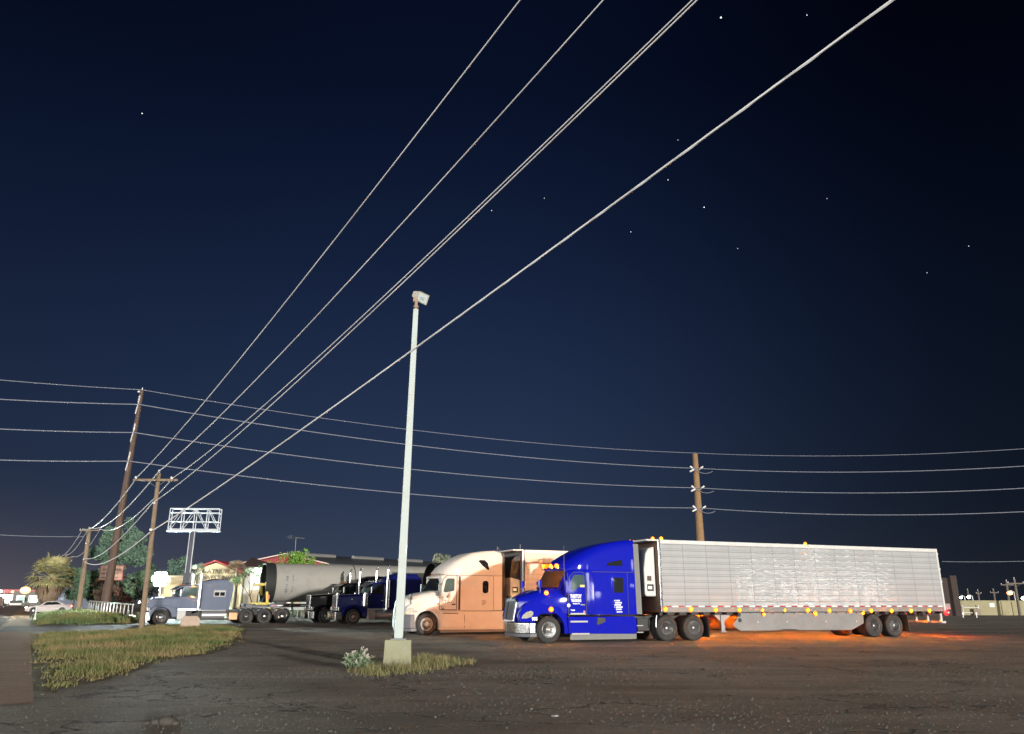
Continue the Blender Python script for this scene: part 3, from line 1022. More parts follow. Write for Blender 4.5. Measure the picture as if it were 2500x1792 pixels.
        mb.tube([(m0[0] + .08, yf + d_ * .2, m0[1] + .06), (m0[0] + .12, yf + d_ * .05, m0[1] - .10), (m0[0] + .16, yf - d_ * .02, m0[1] - .12)], .028, 6)
        obj('mirror_arm', mb, M_dark, t)
        mb = MB()
        hm = c['hoodmirror']
        yh = .30 if side < 0 else 2.2
        mb.box((hm[0] - .05, yh - .07, hm[1] + .14), (hm[0] + .05, yh + .07, hm[1] + .42))
        mb.cyl((hm[0], yh, hm[1] - .10), (hm[0], yh, hm[1] + .16), .018, None, 6)
        obj('hood_mirror', mb, c.get('mirror_m', paint) if c.get('hm_paint') else M_dark, t, .02)
        # wheels
        yw = 0 if side < 0 else 2.5
        wheel(t, 0, yw, side, deep=False, rim_m=c.get('rim_m'), hub_m=c.get('hub_m'))
        for s_ in c['drives']:
            wheel(t, s_, yw + .02 * -d_, side, dual=True, deep=True, rim_m=M_rimst)
    # bumper
    mb = MB()
    b0 = c['bumper']
    half = [(-.56, .04), (-.82, .06), (b0 + .22, .26), (b0 + .05, .62), (b0, 1.0)]
    out = half + [(x, 2.5 - y) for x, y in reversed(half)]
    out += [(x + .25, 2.5 - max(y, .25)) for x, y in half] + [(x + .25, max(y, .25)) for x, y in reversed(half)]
    mb.slab(out, c['bz'][0], c['bz'][1])
    obj('bumper', mb, c['bumper_m'], t, .045, 40, seg=3)
    mb = MB()
    mb.slab([(x + .05, y + (.03 if y < YC else -.03)) for x, y in out], c['bz'][0] - .13, c['bz'][0] + .03)
    obj('air_dam', mb, M_greypl, t, .02)
    # grille
    g0 = c['grille']     # s, slope, z0, z1, half width low, half width high
    def gpt(y, z, o):
        return (g0[0] + g0[1] * (z - g0[2]) - o + .10 * ((y - YC) / .6) ** 2, y, z)
    zc = g0[3] - .14
    hw0, hw1 = g0[4], g0[5]
    outl = [(YC - hw0, g0[2]), (YC - hw1, zc), (YC - hw1 + .12, g0[3]), (YC, g0[3] + .03), (YC + hw1 - .12, g0[3]), (YC + hw1, zc), (YC + hw0, g0[2]), (YC, g0[2] - .02)]
    mb = MB()
    mb.rings([[gpt(y, z, .05) for y, z in outl], [gpt(y, z, -.14) for y, z in outl]])
    gf = obj('grille_surround', mb, M_chrome, t, .025, 40)
    for a, b_ in ((-1, -.10), (.10, 1)):
        mb = MB()
        pts = [(YC + hw0 * (a * .87 if abs(a) == 1 else a), g0[2] + .07), (YC + hw0 * (b_ * .87 if abs(b_) == 1 else b_), g0[2] + .07), (YC + hw1 * (b_ * .87 if abs(b_) == 1 else b_), zc + .04), (YC + hw1 * (a * .87 if abs(a) == 1 else a), zc + .04)]
        mb.rings([[gpt(y, z, .058) for y, z in pts], [gpt(y, z, -.02) for y, z in pts]])
        for k in range(9):
            z = g0[2] + .1 + (zc - g0[2] - .1) * k / 9
            ya, yb = pts[0][0] + .02, pts[1][0] - .02
            mb.rings([[gpt(ya, z, .066), gpt(ya, z + .018, .066), gpt(ya, z + .018, .05), gpt(ya, z, .05)], [gpt(yb, z, .066), gpt(yb, z + .018, .066), gpt(yb, z + .018, .05), gpt(yb, z, .05)]])
        obj('grille_mesh', mb, M_greypl, gf)
    # chassis
    mb = MB()
    s1 = c['drives'][-1] + .75
    for y in (.82, 1.60):
        mb.box((-.6, y, .72), (s1, y + .08, .98))
    mb.box((.75, .2, .35), (c['skx1'] - .1, 2.3, .95))
    for s_ in (0, *c['drives']):
        mb.cyl((s_, .3, .5), (s_, 2.2, .5), .09, None, 10)
        mb.box((s_ - .2, 1.05, .36), (s_ + .2, 1.45, .68))
    mb.box((c['skx1'] + .3, .5, .4), (c['skx1'] + .9, 2.0, .9))
    obj('chassis', mb, M_dark, t, .008)
    mb = MB()
    mb.cyl((c['drives'][0] + .55, YC, .98), (c['drives'][0] + .55, YC, 1.12), .48, .46, 20)
    obj('fifth_wheel', mb, M_dark, t)
    for y0 in (.03, 1.87):
        mb = MB()
        mb.box((s1 - .02, y0, .12), (s1 + .01, y0 + .6, .95))
        obj('mud_flap', mb, M_rubber, t, .004)
    return t

# ---- the blue tractor
YB = .37
PB = Vector((6.308, 33.88, 0)) + Vector((math.cos(YB), math.sin(YB), 0)) * -5.17
fender_b = [(-1.12, .80), (-1.15, 1.02), (-1.06, 1.30), (-.85, 1.50), (-.5, 1.63), (0, 1.68), (.45, 1.64), (.80, 1.52), (.84, .42), (.80, .34), (.69, .34)] + arc(0, .50, .69, 0, 180, 14)[1:-1] + [(-.69, .50), (-.70, .80)]
cfg_b = dict(
    hood=[(-1.14, .10, .60, .46, .85, 1.40, 1.66), (-1.0, .08, .72, .52, .85, 1.42, 1.74), (-.7, .05, .90, .58, 1.0, 1.45, 1.83), (-.3, 0, 1.02, .66, 1.1, 1.55, 1.97), (.2, 0, 1.12, .80, 1.1, 1.68, 2.08), (.85, 0, 1.19, .95, 1.1, 1.75, 2.12)],
    fender=fender_b,
    headlight=[(-1.08, .93), (-1.03, 1.05), (-.90, 1.17), (-.74, 1.22), (-.66, 1.17), (-.67, 1.07), (-.74, .98), (-.9, .93)],
    cab=[(.86, 0, 1.20, 1.0, 1.06, 2.5, 2.80), (1.2, 0, 1.21, 1.05, 1.06, 2.6, 2.85), (1.69, 0, 1.215, 1.1, 1.06, 2.7, 2.9), (3.74, 0, 1.215, 1.1, 1.06, 2.7, 2.9), (4.02, 0, 1.20, 1.1, 1.06, 2.7, 2.9)],
    ws=(.10, .40, 2.12, .66),
    roof=[(.40, .45, 1.02, .70, 2.76, 2.80, 2.88), (.56, .45, 1.08, .72, 2.76, 2.86, 3.00), (.85, .42, 1.13, .76, 2.76, 2.98, 3.20), (1.25, .30, 1.17, .82, 2.74, 3.10, 3.43), (1.8, .16, 1.195, .88, 2.74, 3.28, 3.67), (2.4, .06, 1.21, .94, 2.74, 3.48, 3.86), (3.1, 0, 1.212, 1.0, 2.74, 3.66, 4.00), (3.7, 0, 1.212, 1.03, 2.74, 3.76, 4.08), (4.02, 0, 1.20, 1.03, 2.74, 3.76, 4.09)],
    door=[(.88, 1.09), (1.66, 1.09), (1.66, 2.62), (1.5, 2.72), (1.12, 2.70), (.93, 2.5), (.88, 2.1)],
    window=[(.96, 2.06), (1.06, 2.0), (1.18, 1.98), (1.30, 2.12), (1.62, 2.12), (1.62, 2.56), (1.56, 2.62), (1.14, 2.62), (1.02, 2.46), (.97, 2.25)],
    handle=(1.5, 1.45), swin_o=rrect(2.86, 3.50, 1.83, 2.62, .10), swin=rrect(2.95, 3.40, 1.92, 2.53, .05),
    uwin=[(2.66, 3.00), (3.40, 3.00), (3.38, 3.26), (2.72, 3.12)], hatch=rrect(2.88, 3.5, 1.22, 1.68, .08), uth=.012,
    gaps=[(1.95, 2.735, 3.98, 2.755), (3.60, 1.08, 3.62, 2.735)], ext=(4.0, 4.24, 1.07, 3.92), skirt=[(.86, .34), (3.93, .30), (3.97, .40), (3.97, .88), (3.85, .99), (.86, .99)], skx1=3.97,
    steps=[(.93, 1.72, .80), (.98, 1.78, .33)], mirror=(.64, 1.86, 2.40), hoodmirror=(-.25, 1.98), hm_paint=True,
    rim_m=M_alu, drives=(5.415, 6.735), bumper=-1.28, bz=(.36, .78), bumper_m=M_chrome, grille=(-1.30, .16, .80, 1.68, .56, .60),
    glass=M_glass2, sglass=M_glass, wsglass=pbr('warm_glass', (.09, .04, .018), .08, 0, .5, .4, 2), ext_m=M_rubgrey)  # brown windshield tint stands for the orange-lit trailer behind clear glass
tb = aero('glossy royal blue aero tractor with amber lamps lit, hitched to the silver trailer', PB, YB, M_blue, cfg_b)
for y in (.62, .95, 1.25, 1.55, 1.9):
    k = (abs(y - YC) / 1.05) ** 2
    marker(tb, (.47 + .45 * k, y, 2.98), .046)
for sg, yy in ((-1, .20), (1, 2.30)):
    marker(tb, (-.02, yy - sg * .0, 1.90), .045)
    marker(tb, (.10, .02 if sg < 0 else 2.48, 1.27), .05)
mb = MB()
mb.cyl((.70, .02, 2.1), (.70, .02, 3.75), .007, .005, 5)
obj('antenna', mb, M_dull, tb)
RT = (math.pi / 2, 0, 0)
text('lettering', 'THE/TOY', .21, M_letter, tb, (.94, .006, 1.70), RT, .003, 'LEFT', .58, .008)
text('lettering', 'TRUCKING', .145, M_letter, tb, (.98, .006, 1.56), RT, .003, 'LEFT', .62, .006)
text('lettering', 'Houston, TX', .07, M_letter, tb, (1.06, .006, 1.47), RT, .003, 'LEFT', .8, .003)
text('lettering', '935', .17, M_letter, tb, (-.74, -.004, .86), RT, .004, 'LEFT', .95, .008)
text('lettering', 'T680', .075, M_letter, tb, (.95, .012, 1.21), RT, .003, 'LEFT', 1.2, .002)
dashes('lettering', M_letter, tb, 2.95, 1.58, (7, 9, 8, 10, 9), .020, .034, .055, .010, .085, 4)
dashes('lettering', M_letter, tb, 3.05, 1.14, (10,), .026, .025, .045, .005, .1, 5)
for y0, d_ in ((.0, -1), (2.5, 1)):
    mb = MB()
    q = lambda yy: y0 - d_ * yy
    mb.slab([(1.69, q(.05)), (1.70, q(.03)), (1.79, q(-.05)), (2.0, q(-.02)), (2.02, q(.05))], 1.09, 2.70)  # raised facet shaped to catch a bright vertical reflection
    obj('sleeper_fairing', mb, M_blue, tb, .006)
flat('door_plate', [(.95, 1.065), (1.62, 1.065), (1.62, 1.13), (.95, 1.13)], .022, .01, M_dull, tb, .004)
flat('permit_sticker', [(1.40, 2.13), (1.60, 2.13), (1.60, 2.22), (1.40, 2.22)], .012, .006, pbr('yellow_card', (.65, .60, .18), .6), tb, .002)
flat('placard', [(1.52, 1.13), (1.60, 1.13), (1.60, 1.22), (1.52, 1.22)], .012, .006, pbr('pink_card', (.5, .2, .25), .6), tb, .002)
mb = MB()
mb.prism([(2.10, .70), (2.16, .66), (2.50, .78), (2.5, .93), (2.16, .96)], .0, .04)
obj('air_vent', mb, M_dark, tb, .008)
for sz in (.62, .36):
    mb = MB()
    mb.box((3.98, .05, sz - .02), (4.28, .12, sz + .02))
    obj('deck_step', mb, M_dull, tb, .004)
mb = MB()
mb.tube([(4.98 + .10 * math.cos(a), .03, .52 + .55 * math.sin(a)) for a in (2.0, 2.4, 2.8, 3.1)] , .02, 5)
obj('quarter_fender', mb, M_chrome, tb)
mb = MB()
mb.lathe([(.07, 0), (.07, .01)], (1.0 - .13, .004, 1.42), 'y', 14)
obj('fuel_badge', mb, M_letter, tb)

# ---- the cream tractor
YR = .43
PR = Vector((-4.09, 39.17, 0))
fender_c = [(-1.0, .95), (-1.02, 1.05), (-.95, 1.30), (-.75, 1.45), (-.4, 1.55), (.1, 1.60), (.45, 1.58), (.62, 1.5), (.66, .42), (.62, .26), (.60, .26)] + arc(0, .52, .60, -10, 180, 14)[1:-1] + [(-.60, .60), (-.62, .95)]
cfg_c = dict(
    hood=[(-1.05, .10, .70, .50, .85, 1.35, 1.62), (-.9, .08, .85, .55, .85, 1.42, 1.72), (-.6, .03, 1.0, .62, 1.0, 1.5, 1.82), (-.1, 0, 1.1, .72, 1.1, 1.6, 1.95), (.45, 0, 1.18, .85, 1.1, 1.7, 2.03), (.8, 0, 1.2, .95, 1.1, 1.75, 2.06)],
    fender=fender_c,
    headlight=[(-1.0, .98), (-.99, 1.10), (-.9, 1.22), (-.76, 1.28), (-.68, 1.22), (-.70, 1.08), (-.8, .99)],
    cab=[(.72, 0, 1.20, 1.0, 1.12, 2.5, 2.80), (1.2, 0, 1.21, 1.05, 1.12, 2.6, 2.9), (3.5, 0, 1.215, 1.1, 1.12, 2.7, 2.9), (3.99, 0, 1.215, 1.1, 1.12, 2.7, 2.9)],
    ws=(.22, .34, 2.06, .58),
    roof=[(.62, .35, 1.05, .75, 2.72, 2.80, 2.90), (.85, .35, 1.12, .78, 2.72, 2.92, 3.16), (1.25, .30, 1.17, .84, 2.72, 3.10, 3.46), (1.75, .2, 1.2, .90, 2.72, 3.30, 3.72), (2.3, .08, 1.21, .96, 2.72, 3.50, 3.92), (3.0, 0, 1.213, 1.02, 2.72, 3.66, 4.03), (3.6, 0, 1.213, 1.05, 2.72, 3.72, 4.07), (3.99, 0, 1.213, 1.05, 2.72, 3.70, 3.98)],
    visor=[(.42, 2.66), (.40, 2.74), (.75, 2.86), (.85, 2.86), (.80, 2.78)],
    door=[(.66, 1.18), (1.50, 1.18), (1.50, 2.78), (1.0, 2.78), (.80, 2.6), (.66, 1.95)],
    window=[(.80, 2.02), (.92, 1.97), (1.34, 2.04), (1.40, 2.1), (1.40, 2.60), (1.36, 2.66), (1.02, 2.66), (.92, 2.56)],
    handle=(1.36, 1.42), handle_m=M_dark, swin_o=rrect(2.78, 3.36, 1.86, 2.66, .10), swin=rrect(2.90, 3.23, 1.95, 2.56, .13),
    uwin=[(2.66, 3.52), (2.75, 3.58), (3.02, 3.57), (3.18, 3.42), (3.26, 3.10), (3.18, 3.10), (2.9, 3.28)], hatch=rrect(2.62, 3.38, 1.30, 1.72, .08), uth=.022,
    gaps=[(1.50, 2.80, 3.98, 2.82), (3.50, 1.15, 3.52, 2.80), (1.62, 1.15, 1.72, 2.76), (1.95, .30, 1.97, 1.10)], ext=(3.99, 4.16, 1.14, 3.95), ext_m=M_dark, skirt=[(.62, .24), (4.2, .22), (4.24, .3), (4.24, 1.06), (4.2, 1.10), (.62, 1.10)], skx1=4.24,
    steps=[(.82, 1.6, .98)], step_m=M_dark, mirror=(.50, 1.82, 2.42), mirror_m=M_greypl, hoodmirror=(-.75, 1.5),
    drives=(5.5, 6.82), bumper=-1.22, bz=(.30, .95), bumper_m=M_greypl, grille=(-1.22, .14, .85, 1.60, .6, .62), rim_m=M_white, hub_m=M_dark)
tr = aero('cream sleeper tractor behind the pale lamp post, washed orange on its side', PR, YR, M_cream, cfg_c)
for y in (.55, 1.25, 1.95):
    marker(tr, (.62 + .3 * (abs(y - YC) / 1.05) ** 2, y, 2.86), .03, M_redoff)
marker(tr, (.56, .02, 1.45), .045, M_amboff)
text('lettering', '100', .15, M_brownl, tr, (-.70, .055, 1.02), RT, .004, 'LEFT', 1, .004)
dashes('lettering', M_darkl, tr, .98, 1.72, (3,), .018, .05, .12, .01, .1, 6)
dashes('lettering', M_brownl, tr, .86, 1.58, (6, 8), .018, .045, .06, .012, .085, 7)
dashes('lettering', M_darkl, tr, .72, 1.26, (3, 3), .018, .05, .07, .01, .09, 8)
dashes('lettering', M_brownl, tr, 2.86, 1.58, (8, 9, 8, 7), .022, .025, .045, .008, .07, 9)
flat('bottle_step', [(.72, .34), (1.92, .34), (1.96, .44), (1.90, .98), (.68, .98)], .03, .05, M_cream, tr, .03)
mb = MB()
mb.tube([(3.9, .5, 4.0), (3.95, .6, 4.3), (4.2, .8, 4.12)], .02, 5)
obj('air_line', mb, M_dull, tr)

# ---------------------------------------------------------------- refrigerated trailers
def reefer(label, loc, yaw, L, z0, z1, skin, lit, c):
    t = thing('semi_trailer', label, 'trailer', loc, yaw)
    Wd = 2.55
    mb = MB()
    mb.box((0.03, .02, z0 + .1), (L - .03, Wd - .02, z1 - .03))
    obj('box_body', mb, skin, t, 0, 0)
    for y in (0, Wd - .04):
        mb = MB()
        mb.box((.10, y, z0), (L - .12, y + .04, z0 + .21))
        obj('lower_rail', mb, M_alu if c.get('rail') is None else c['rail'], t, .006)
        mb = MB()
        mb.box((.10, y, z1 - .16), (L - .10, y + .04, z1))
        obj('top_rail', mb, c.get('toprail', M_alu), t, .006)
        mb = MB()
        mb.box((-.02, y - .004, z0), (.10, y + .044, z1 + .01))
        obj('corner_post', mb, c['post'], t, .012)
        mb = MB()
        mb.box((L - .10, y - .004, z0), (L, y + .044, z1 + .005))
        obj('rear_post', mb, M_white, t, .008)
    mb = MB()
    mb.box((-.02, .05, z0 + .0), (.03, Wd - .05, z1))
    obj('front_wall', mb, c.get('frontw', M_dull), t, .004)
    mb = MB()
    mb.box((-.55, .06, z1 - .06), (.02, Wd - .06, z1 + .02))
    if c.get('hood', True):
        obj('front_roof_cap', mb, M_white, t, .02)
    # cooling unit
    q = MB()
    prof = [(-.04, 1.78), (-.52, 1.78), (-.60, 1.86), (-.60, 2.9), (-.50, 3.55), (-.34, 3.78), (-.04, 3.86)]
    q.prism(prof, .28, 2.27)
    u = obj('cooling_unit', q, M_white, t, .06, 40, seg=3)
    if c.get('darktop'):
        q = MB()
        q.prism([(-.05, 2.62), (-.615, 2.75), (-.615, 2.92), (-.515, 3.57), (-.345, 3.80), (-.05, 3.88)], .262, 2.288)
        for k in range(4):
            q.box((-.58, .255, 2.95 + k * .2), (-.10, .27, 2.98 + k * .2))
        obj('louvre_cover', q, M_dark, u, .04, 40)
    q = MB()
    q.box((-.48, .262, 2.0), (-.16, .29, 2.28))
    obj('control_panel', q, M_dark, u, .02)
    q = MB()
    q.box((-.44, .254, 2.08), (-.26, .262, 2.2))
    obj('display', q, lamp_mat('display_glow', (.8, .9, .35), 1.6 if c.get('darktop') else .15), u)
    if not c.get('darktop'):
        q = MB()
        q.box((-.46, .262, 2.42), (-.26, .29, 2.62))
        obj('gauge_panel', q, pbr('maroon_panel', (.05, .012, .012), .5), u, .01)
    mb = MB()
    mb.box((.1, .35, z0 - .12), (L - .1, .45, z0))
    mb.box((.1, 2.1, z0 - .12), (L - .1, 2.2, z0))
    for k in range(int(L / .6)):
        mb.box((.3 + k * .6, .05, z0 - .1), (.38 + k * .6, Wd - .05, z0 - .002))
    obj('underframe', mb, M_dark, t)
    if c.get('full'):
        # reflective tape
        for mname, mm, off in (('red_tape', M_tape_r, 0), ('white_tape', M_tape_w, .34)):
            mb = MB()
            for k in range(24):
                x = .2 + k * .66 + off
                if x + .3 < L - .15:
                    mb.box((x, -.003, z0 + .212), (x + .28, .01, z0 + .262))
            obj('reflective_tape', mb, mm, t)
        for x, z, big in c['lamps']:
            for yy in (-.018, Wd + .018):
                marker(t, (x, yy, z), .052 if big else .034, M_amber)
        r_u = .038
        for k in range(7):            # added hidden sources that colour the ground orange under the trailer
            for yy in (.95, Wd - .95):
                mb = MB()
                mb.ball((.9 + k * 2.35, yy, z0 + .04), r_u, (1, 1, .7), 8, 5)
                obj('hidden_ground_fill', mb, M_under, t)
        for x in (-.08, .22):
            for yy in (.30, Wd - .30) if x < 0 else (.10, Wd - .1):
                marker(t, (x, yy, z1 + .05), .045, M_amber)
        for yy in (.02, Wd - .02):
            marker(t, (7.95, yy, z1 + .03), .045, M_amber)
        for yy in (.03, Wd - .03):
            marker(t, (L + .03, yy, z0 - .06), .075, M_red, (.6, 1, 1), 'tail_lamp')
        marker(t, (L + .03, 1.0, z0 - .06), .05, M_red, (.6, 1, 1), 'tail_lamp')
        for zz in (2.55, 3.15, 3.9):
            mb = MB()
            mb.box((L, .0, zz - .05), (L + .05, .06, zz + .05))
            obj('door_hinge', mb, M_white, t, .008)
        # landing gear
        for y in (.45, 1.95):
            mb = MB()
            mb.box((3.26, y, .35), (3.44, y + .15, z0 - .1))
            mb.box((3.18, y - .04, .29), (3.52, y + .19, .33))
            mb.prism([(2.9, z0 - .1), (3.9, z0 - .1), (3.44, .74), (3.26, .74)], y + .05, y + .08)
            obj('landing_leg', mb, M_dull, t, .006)
        for (a, b_) in (((2.35, .5, .95), (3.2, 2.0, .58)), ((2.35, 2.0, .58), (3.2, .5, .95))):
            mb = MB()
            mb.tube([a, b_], .022, 6)
            obj('landing_brace', mb, pbr('red_brace', (.55, .03, .04), .5), t)
        # side skirts
        for y in (.05, Wd - .08):
            mb = MB()
            mb.prism([(3.55, .60), (3.95, .36), (6.1, .36), (6.15, .40), (6.95, .40), (7.0, .36), (10.15, .33), (10.92, .62), (10.95, z0 - .03), (4.05, z0 - .03)], y, y + .03)
            sk = obj('side_skirt', mb, pbr('skirt_panel', (.17, .175, .175), .5, .1, 0, .12, 2, dirt=((.12, .115, .11), .6)), t, .006)
            for x in (4.9, 6.5, 8.7, 10.5):
                mb = MB()
                for dxx, dzz in ((.035, .012), (.012, .035)):
                    mb.box((x - dxx, y - .008, .72 - dzz), (x + dxx, y + .036, .72 + dzz))
                obj('skirt_bolt', mb, M_white, sk)
        mb = MB()
        mb.cyl((3.95, .03, .80), (3.95, .06, .80), .09, None, 14)
        mb.cyl((3.93, .03, 1.02), (3.93, .06, 1.02), .08, None, 14)
        obj('crank_port', mb, M_dark, t)
        for s_ in c['axles']:
            wheel(t, s_, .03, -1, dual=True, deep=True)
            wheel(t, s_, Wd - .03, 1, dual=True, deep=True)
            mb = MB()
            mb.cyl((s_, .4, .5), (s_, Wd - .4, .5), .08, None, 10)
            obj('axle', mb, M_dark, t)
        mb = MB()
        mb.box((10.9, .6, .75), (14.2, .75, z0 - .1))
        mb.box((10.9, 1.8, .75), (14.2, 1.95, z0 - .1))
        obj('slider_frame', mb, M_dark, t)
        for y0 in (.05, 1.9):
            mb = MB()
            mb.box((13.66, y0, .22), (13.70, y0 + .6, 1.0))
            obj('mud_flap', mb, M_rubber, t, .004)
        mb = MB()
        mb.box((L - .12, .1, .58), (L, Wd - .1, .68))
        for y in (.12, .9, 1.6, Wd - .2):
            mb.box((L - .28, y, .58), (L - .18, y + .08, z0 - .02))
            mb.box((L - .28, y, .58), (L, y + .08, .67))
        obj('rear_bumper', mb, M_white, t, .008)
        mb = MB()
        mb.box((L, .04, z0 + .1), (L + .06, Wd - .04, z1 - .04))
        obj('rear_door', mb, M_white, t, .006)
        mb = MB()
        mb.box((L + .0, -.02, z0 + .08), (L + .3, .01, z0 + .36))
        obj('door_hook', mb, M_dull, t, .006)
        # faded lettering that was once on the sheet
    return t
LM = [(.17, 1.27, 1), (1.43, 1.26, 1), (2.68, 1.24, 1), (3.92, 1.23, 1), (5.14, 1.22, 0), (5.2, 1.04, 0), (6.37, 1.21, 0), (7.65, 1.21, 1), (8.07, 1.06, 1), (8.9, 1.19, 1), (10.12, 1.18, 1), (10.86, 1.06, 0), (11.38, 1.18, 1), (12.64, 1.17, 1), (13.87, 1.17, 1), (15.06, 1.17, 1)]
ts = reefer('long silver ribbed reefer trailer with a row of amber lamps lit along its side', Vector((6.308, 33.88, 0)), YB, 16.2, 1.14, 4.13, M_skin, True,
            dict(full=True, lamps=LM, axles=(11.55, 12.80), post=M_chrome, hood=True, toprail=M_white, rail=pbr('rail_aluminium', (.17, .16, .15), .5, .2, 0, .15, 2), frontw=pbr('rusty_front', (.16, .10, .07), .7, 0, 0, .4, 2)))
dR = Vector((math.cos(YR), math.sin(YR), 0))
tc_ = reefer('white reefer trailer behind the cream tractor, its side washed orange', PR + dR * 5.16, YR, 16.1, 1.14, 4.15, M_skin2, False,
             dict(darktop=True, post=M_chrome, hood=True, toprail=pbr('top_rail_white', (.6, .57, .52), .5)))
mb = MB()
mb.box((.14, -.003, 3.46), (16.0, .012, 3.51))
obj('red_stripe', mb, pbr('red_stripe', (.28, .05, .03), .5), tc_)
for x, z in ((.02, 2.35), (.02, 2.25)):
    marker(tc_, (x, -.02, z), .04, M_white, (1, 1, 1), 'cable_fitting')
for s_ in (11.4, 12.65):
    for yy, sd_ in ((.03, -1), (2.52, 1)):
        wheel(tc_, s_, yy, sd_, dual=True, deep=True)
mb = MB()
mb.cyl((.4, 1.2, 4.15), (.4, 1.2, 4.5), .015, None, 5)
obj('antenna', mb, M_dull, tc_)

# ---------------------------------------------------------------- conventional long-nose tractors
def classic(label, loc, yaw, paint, c):
    t = thing('semi_tractor', label, 'semi truck', loc, yaw)
    hz0, hz1 = c['hoodz']
    nose = c['nose']
    mb = MB()
    hw = [(nose, .52, hz0), (nose + .9, .68, hz0 + (hz1 - hz0) * .5), (c['cowl'] + .15, .95, hz1)]
    mb.rings([[(s, YC + w * a, z) for a, z in ((-1, .95), (-1, zt - .14), (-.86, zt - .03), (-.5, zt + .01), (.5, zt + .01), (.86, zt - .03), (1, zt - .14), (1, .95))] for s, w, zt in hw])
    hd = obj('hood', mb, paint, t, .02, 40)
    # grille shell and bars
    mb = MB()
    mb.box((nose - .10, YC - .54, .88), (nose + .02, YC + .54, hz0 + .02))
    gs = obj('grille_surround', mb, M_chrome, t, .035)
    mb = MB()
    for k in range(13):
        y = YC - .45 + k * .075
        mb.box((nose - .125, y - .012, .96), (nose - .095, y + .012, hz0 - .06))
    obj('grille_bars', mb, M_chrome, gs)
    mb = MB()
    b0 = nose - .42
    half = [(nose + .10, .06), (b0 + .12, .08), (b0, .40), (b0, 1.25)]
    out = half + [(x, 2.5 - y) for x, y in reversed(half[:-1])]
    out += [(x + .10, 2.5 - max(.12, y)) for x, y in half[:-1]] + [(x + .10, max(.12, y)) for x, y in reversed(half[:-1])]
    mb.slab(out, .30, .84)
    bp = obj('bumper', mb, M_chrome, t, .03)
    if c.get('plate'):
        mb = MB()
        mb.box((b0 - .02, 1.02, .48), (b0, 1.4, .68))
        obj('licence_plate', mb, pbr('yellow_plate', (.55, .36, .05), .5), bp, .004)
    ar = arc(0, .50, .64, 0, 180, 14)
    fo = [(.72, .62)] + [(.64, .52)] + ar[1:-1] + [(-.64, .52), (-.74, .66)] + [(x, z) for x, z in reversed(arc(0, .52, .78, 12, 168, 14))]
    fo2 = [(.95, .50)] + [(.66, .50)] + ar[1:-1] + [(-.64, .50), (-.76, .62), (-.78, .84), (-.62, 1.10), (-.3, 1.27), (.1, 1.30), (.5, 1.22), (.85, 1.05), (1.0, .8)]
    for side in (-1, 1):
        y0, y1 = (.0, .62) if side < 0 else (2.5, 1.88)
        d_ = side
        mb = MB()
        mb.prism(fo2, y0 - d_ * .02, y1)
        obj('fender', mb, c.get('fender_m', paint), t, .03, 40)
        mb = MB()
        mb.obox((nose + .02, YC + d_ * .86, 1.02), ((1, 0, 0), (0, 1, 0), (0, 0, 1)), (.10, .15, .13))
        hl = obj('headlight', mb, M_chrome, t, .03)
        mb = MB()
        mb.cyl((nose - .085, YC + d_ * .79, 1.02), (nose - .075, YC + d_ * .79, 1.02), .06, None, 12)
        mb.cyl((nose - .085, YC + d_ * .93, 1.02), (nose - .075, YC + d_ * .93, 1.02), .06, None, 12)
        obj('headlamp_lens', mb, M_lens, hl)
        # door and windows on the cab side
        cx0, cx1, czt = c['cab']
        yf = .20 if side < 0 else 2.30
        mb = MB()
        mb.prism([(cx0 + .12, 1.12), (cx1 - .04, 1.12), (cx1 - .04, czt - .1), (cx0 + .38, czt - .1), (cx0 + .14, hz1 + .05)], yf, yf + d_ * .014)
        dr = obj('door', mb, paint, t, .01)
        mb = MB()
        zb = hz1 - .02
        mb.prism([(cx0 + .22, zb), (cx1 - .10, zb), (cx1 - .10, czt - .16), (cx0 + .42, czt - .16)], yf + d_ * .01, yf + d_ * .022)
        obj('window', mb, c.get('glass', M_glass2), dr, .006)
        mb = MB()
        mb.box((cx1 - .22, yf + d_ * .012, 1.55), (cx1 - .08, yf + d_ * .05, 1.6))
        obj('handle', mb, M_chrome, dr, .008)
        # stack with heat shield
        st = c['stack']
        ys = .02 if side < 0 else 2.48
        mb = MB()
        mb.cyl((st[0], ys, .95), (st[0], ys, st[1] - 1.05), .115, None, 14)
        mb.cyl((st[0], ys, st[1] - 1.05), (st[0], ys, st[1] - .28), .075, None, 14)
        mb.tube([(st[0], ys, st[1] - .3), (st[0] + .02, ys, st[1] - .18), (st[0] + .10, ys, st[1])], [.075, .07, .06], 12)
        mb.tube([(st[0], ys, 1.0), (st[0] - .04, ys + -d_ * .1, .86), (st[0] - .2, ys - d_ * .3, .8)], .07, 8)
        obj('exhaust_stack', mb, M_chrome, t)
        if c.get('shield'):
            mb = MB()
            mb.box((st[0] + .10, ys - .10, 1.1), (st[0] + .16, ys + .10, st[1] - 1.0))
            obj('stack_guard', mb, M_chrome, t, .01)
        # air cleaner
        if c.get('aircl'):
            mb = MB()
            ax_ = c['aircl']
            ya = .10 if side < 0 else 2.40
            mb.cyl((ax_, ya, 1.22), (ax_, ya, 2.02), .19, None, 18)
            mb.cyl((ax_, ya, 2.02), (ax_, ya, 2.12), .12, .10, 14)
            mb.cyl((ax_, ya, 1.12), (ax_, ya, 1.22), .10, .17, 14)
            obj('air_cleaner', mb, M_chrome, t)
        # steps, tank
        mb = MB()
        mb.box((c['cowl'] + .05, .0 if side < 0 else 1.95, .34), (c['cowl'] + .62, .55 if side < 0 else 2.5, .92))
        obj('step_box', mb, c.get('step_m', M_dull), t, .03)
        mb = MB()
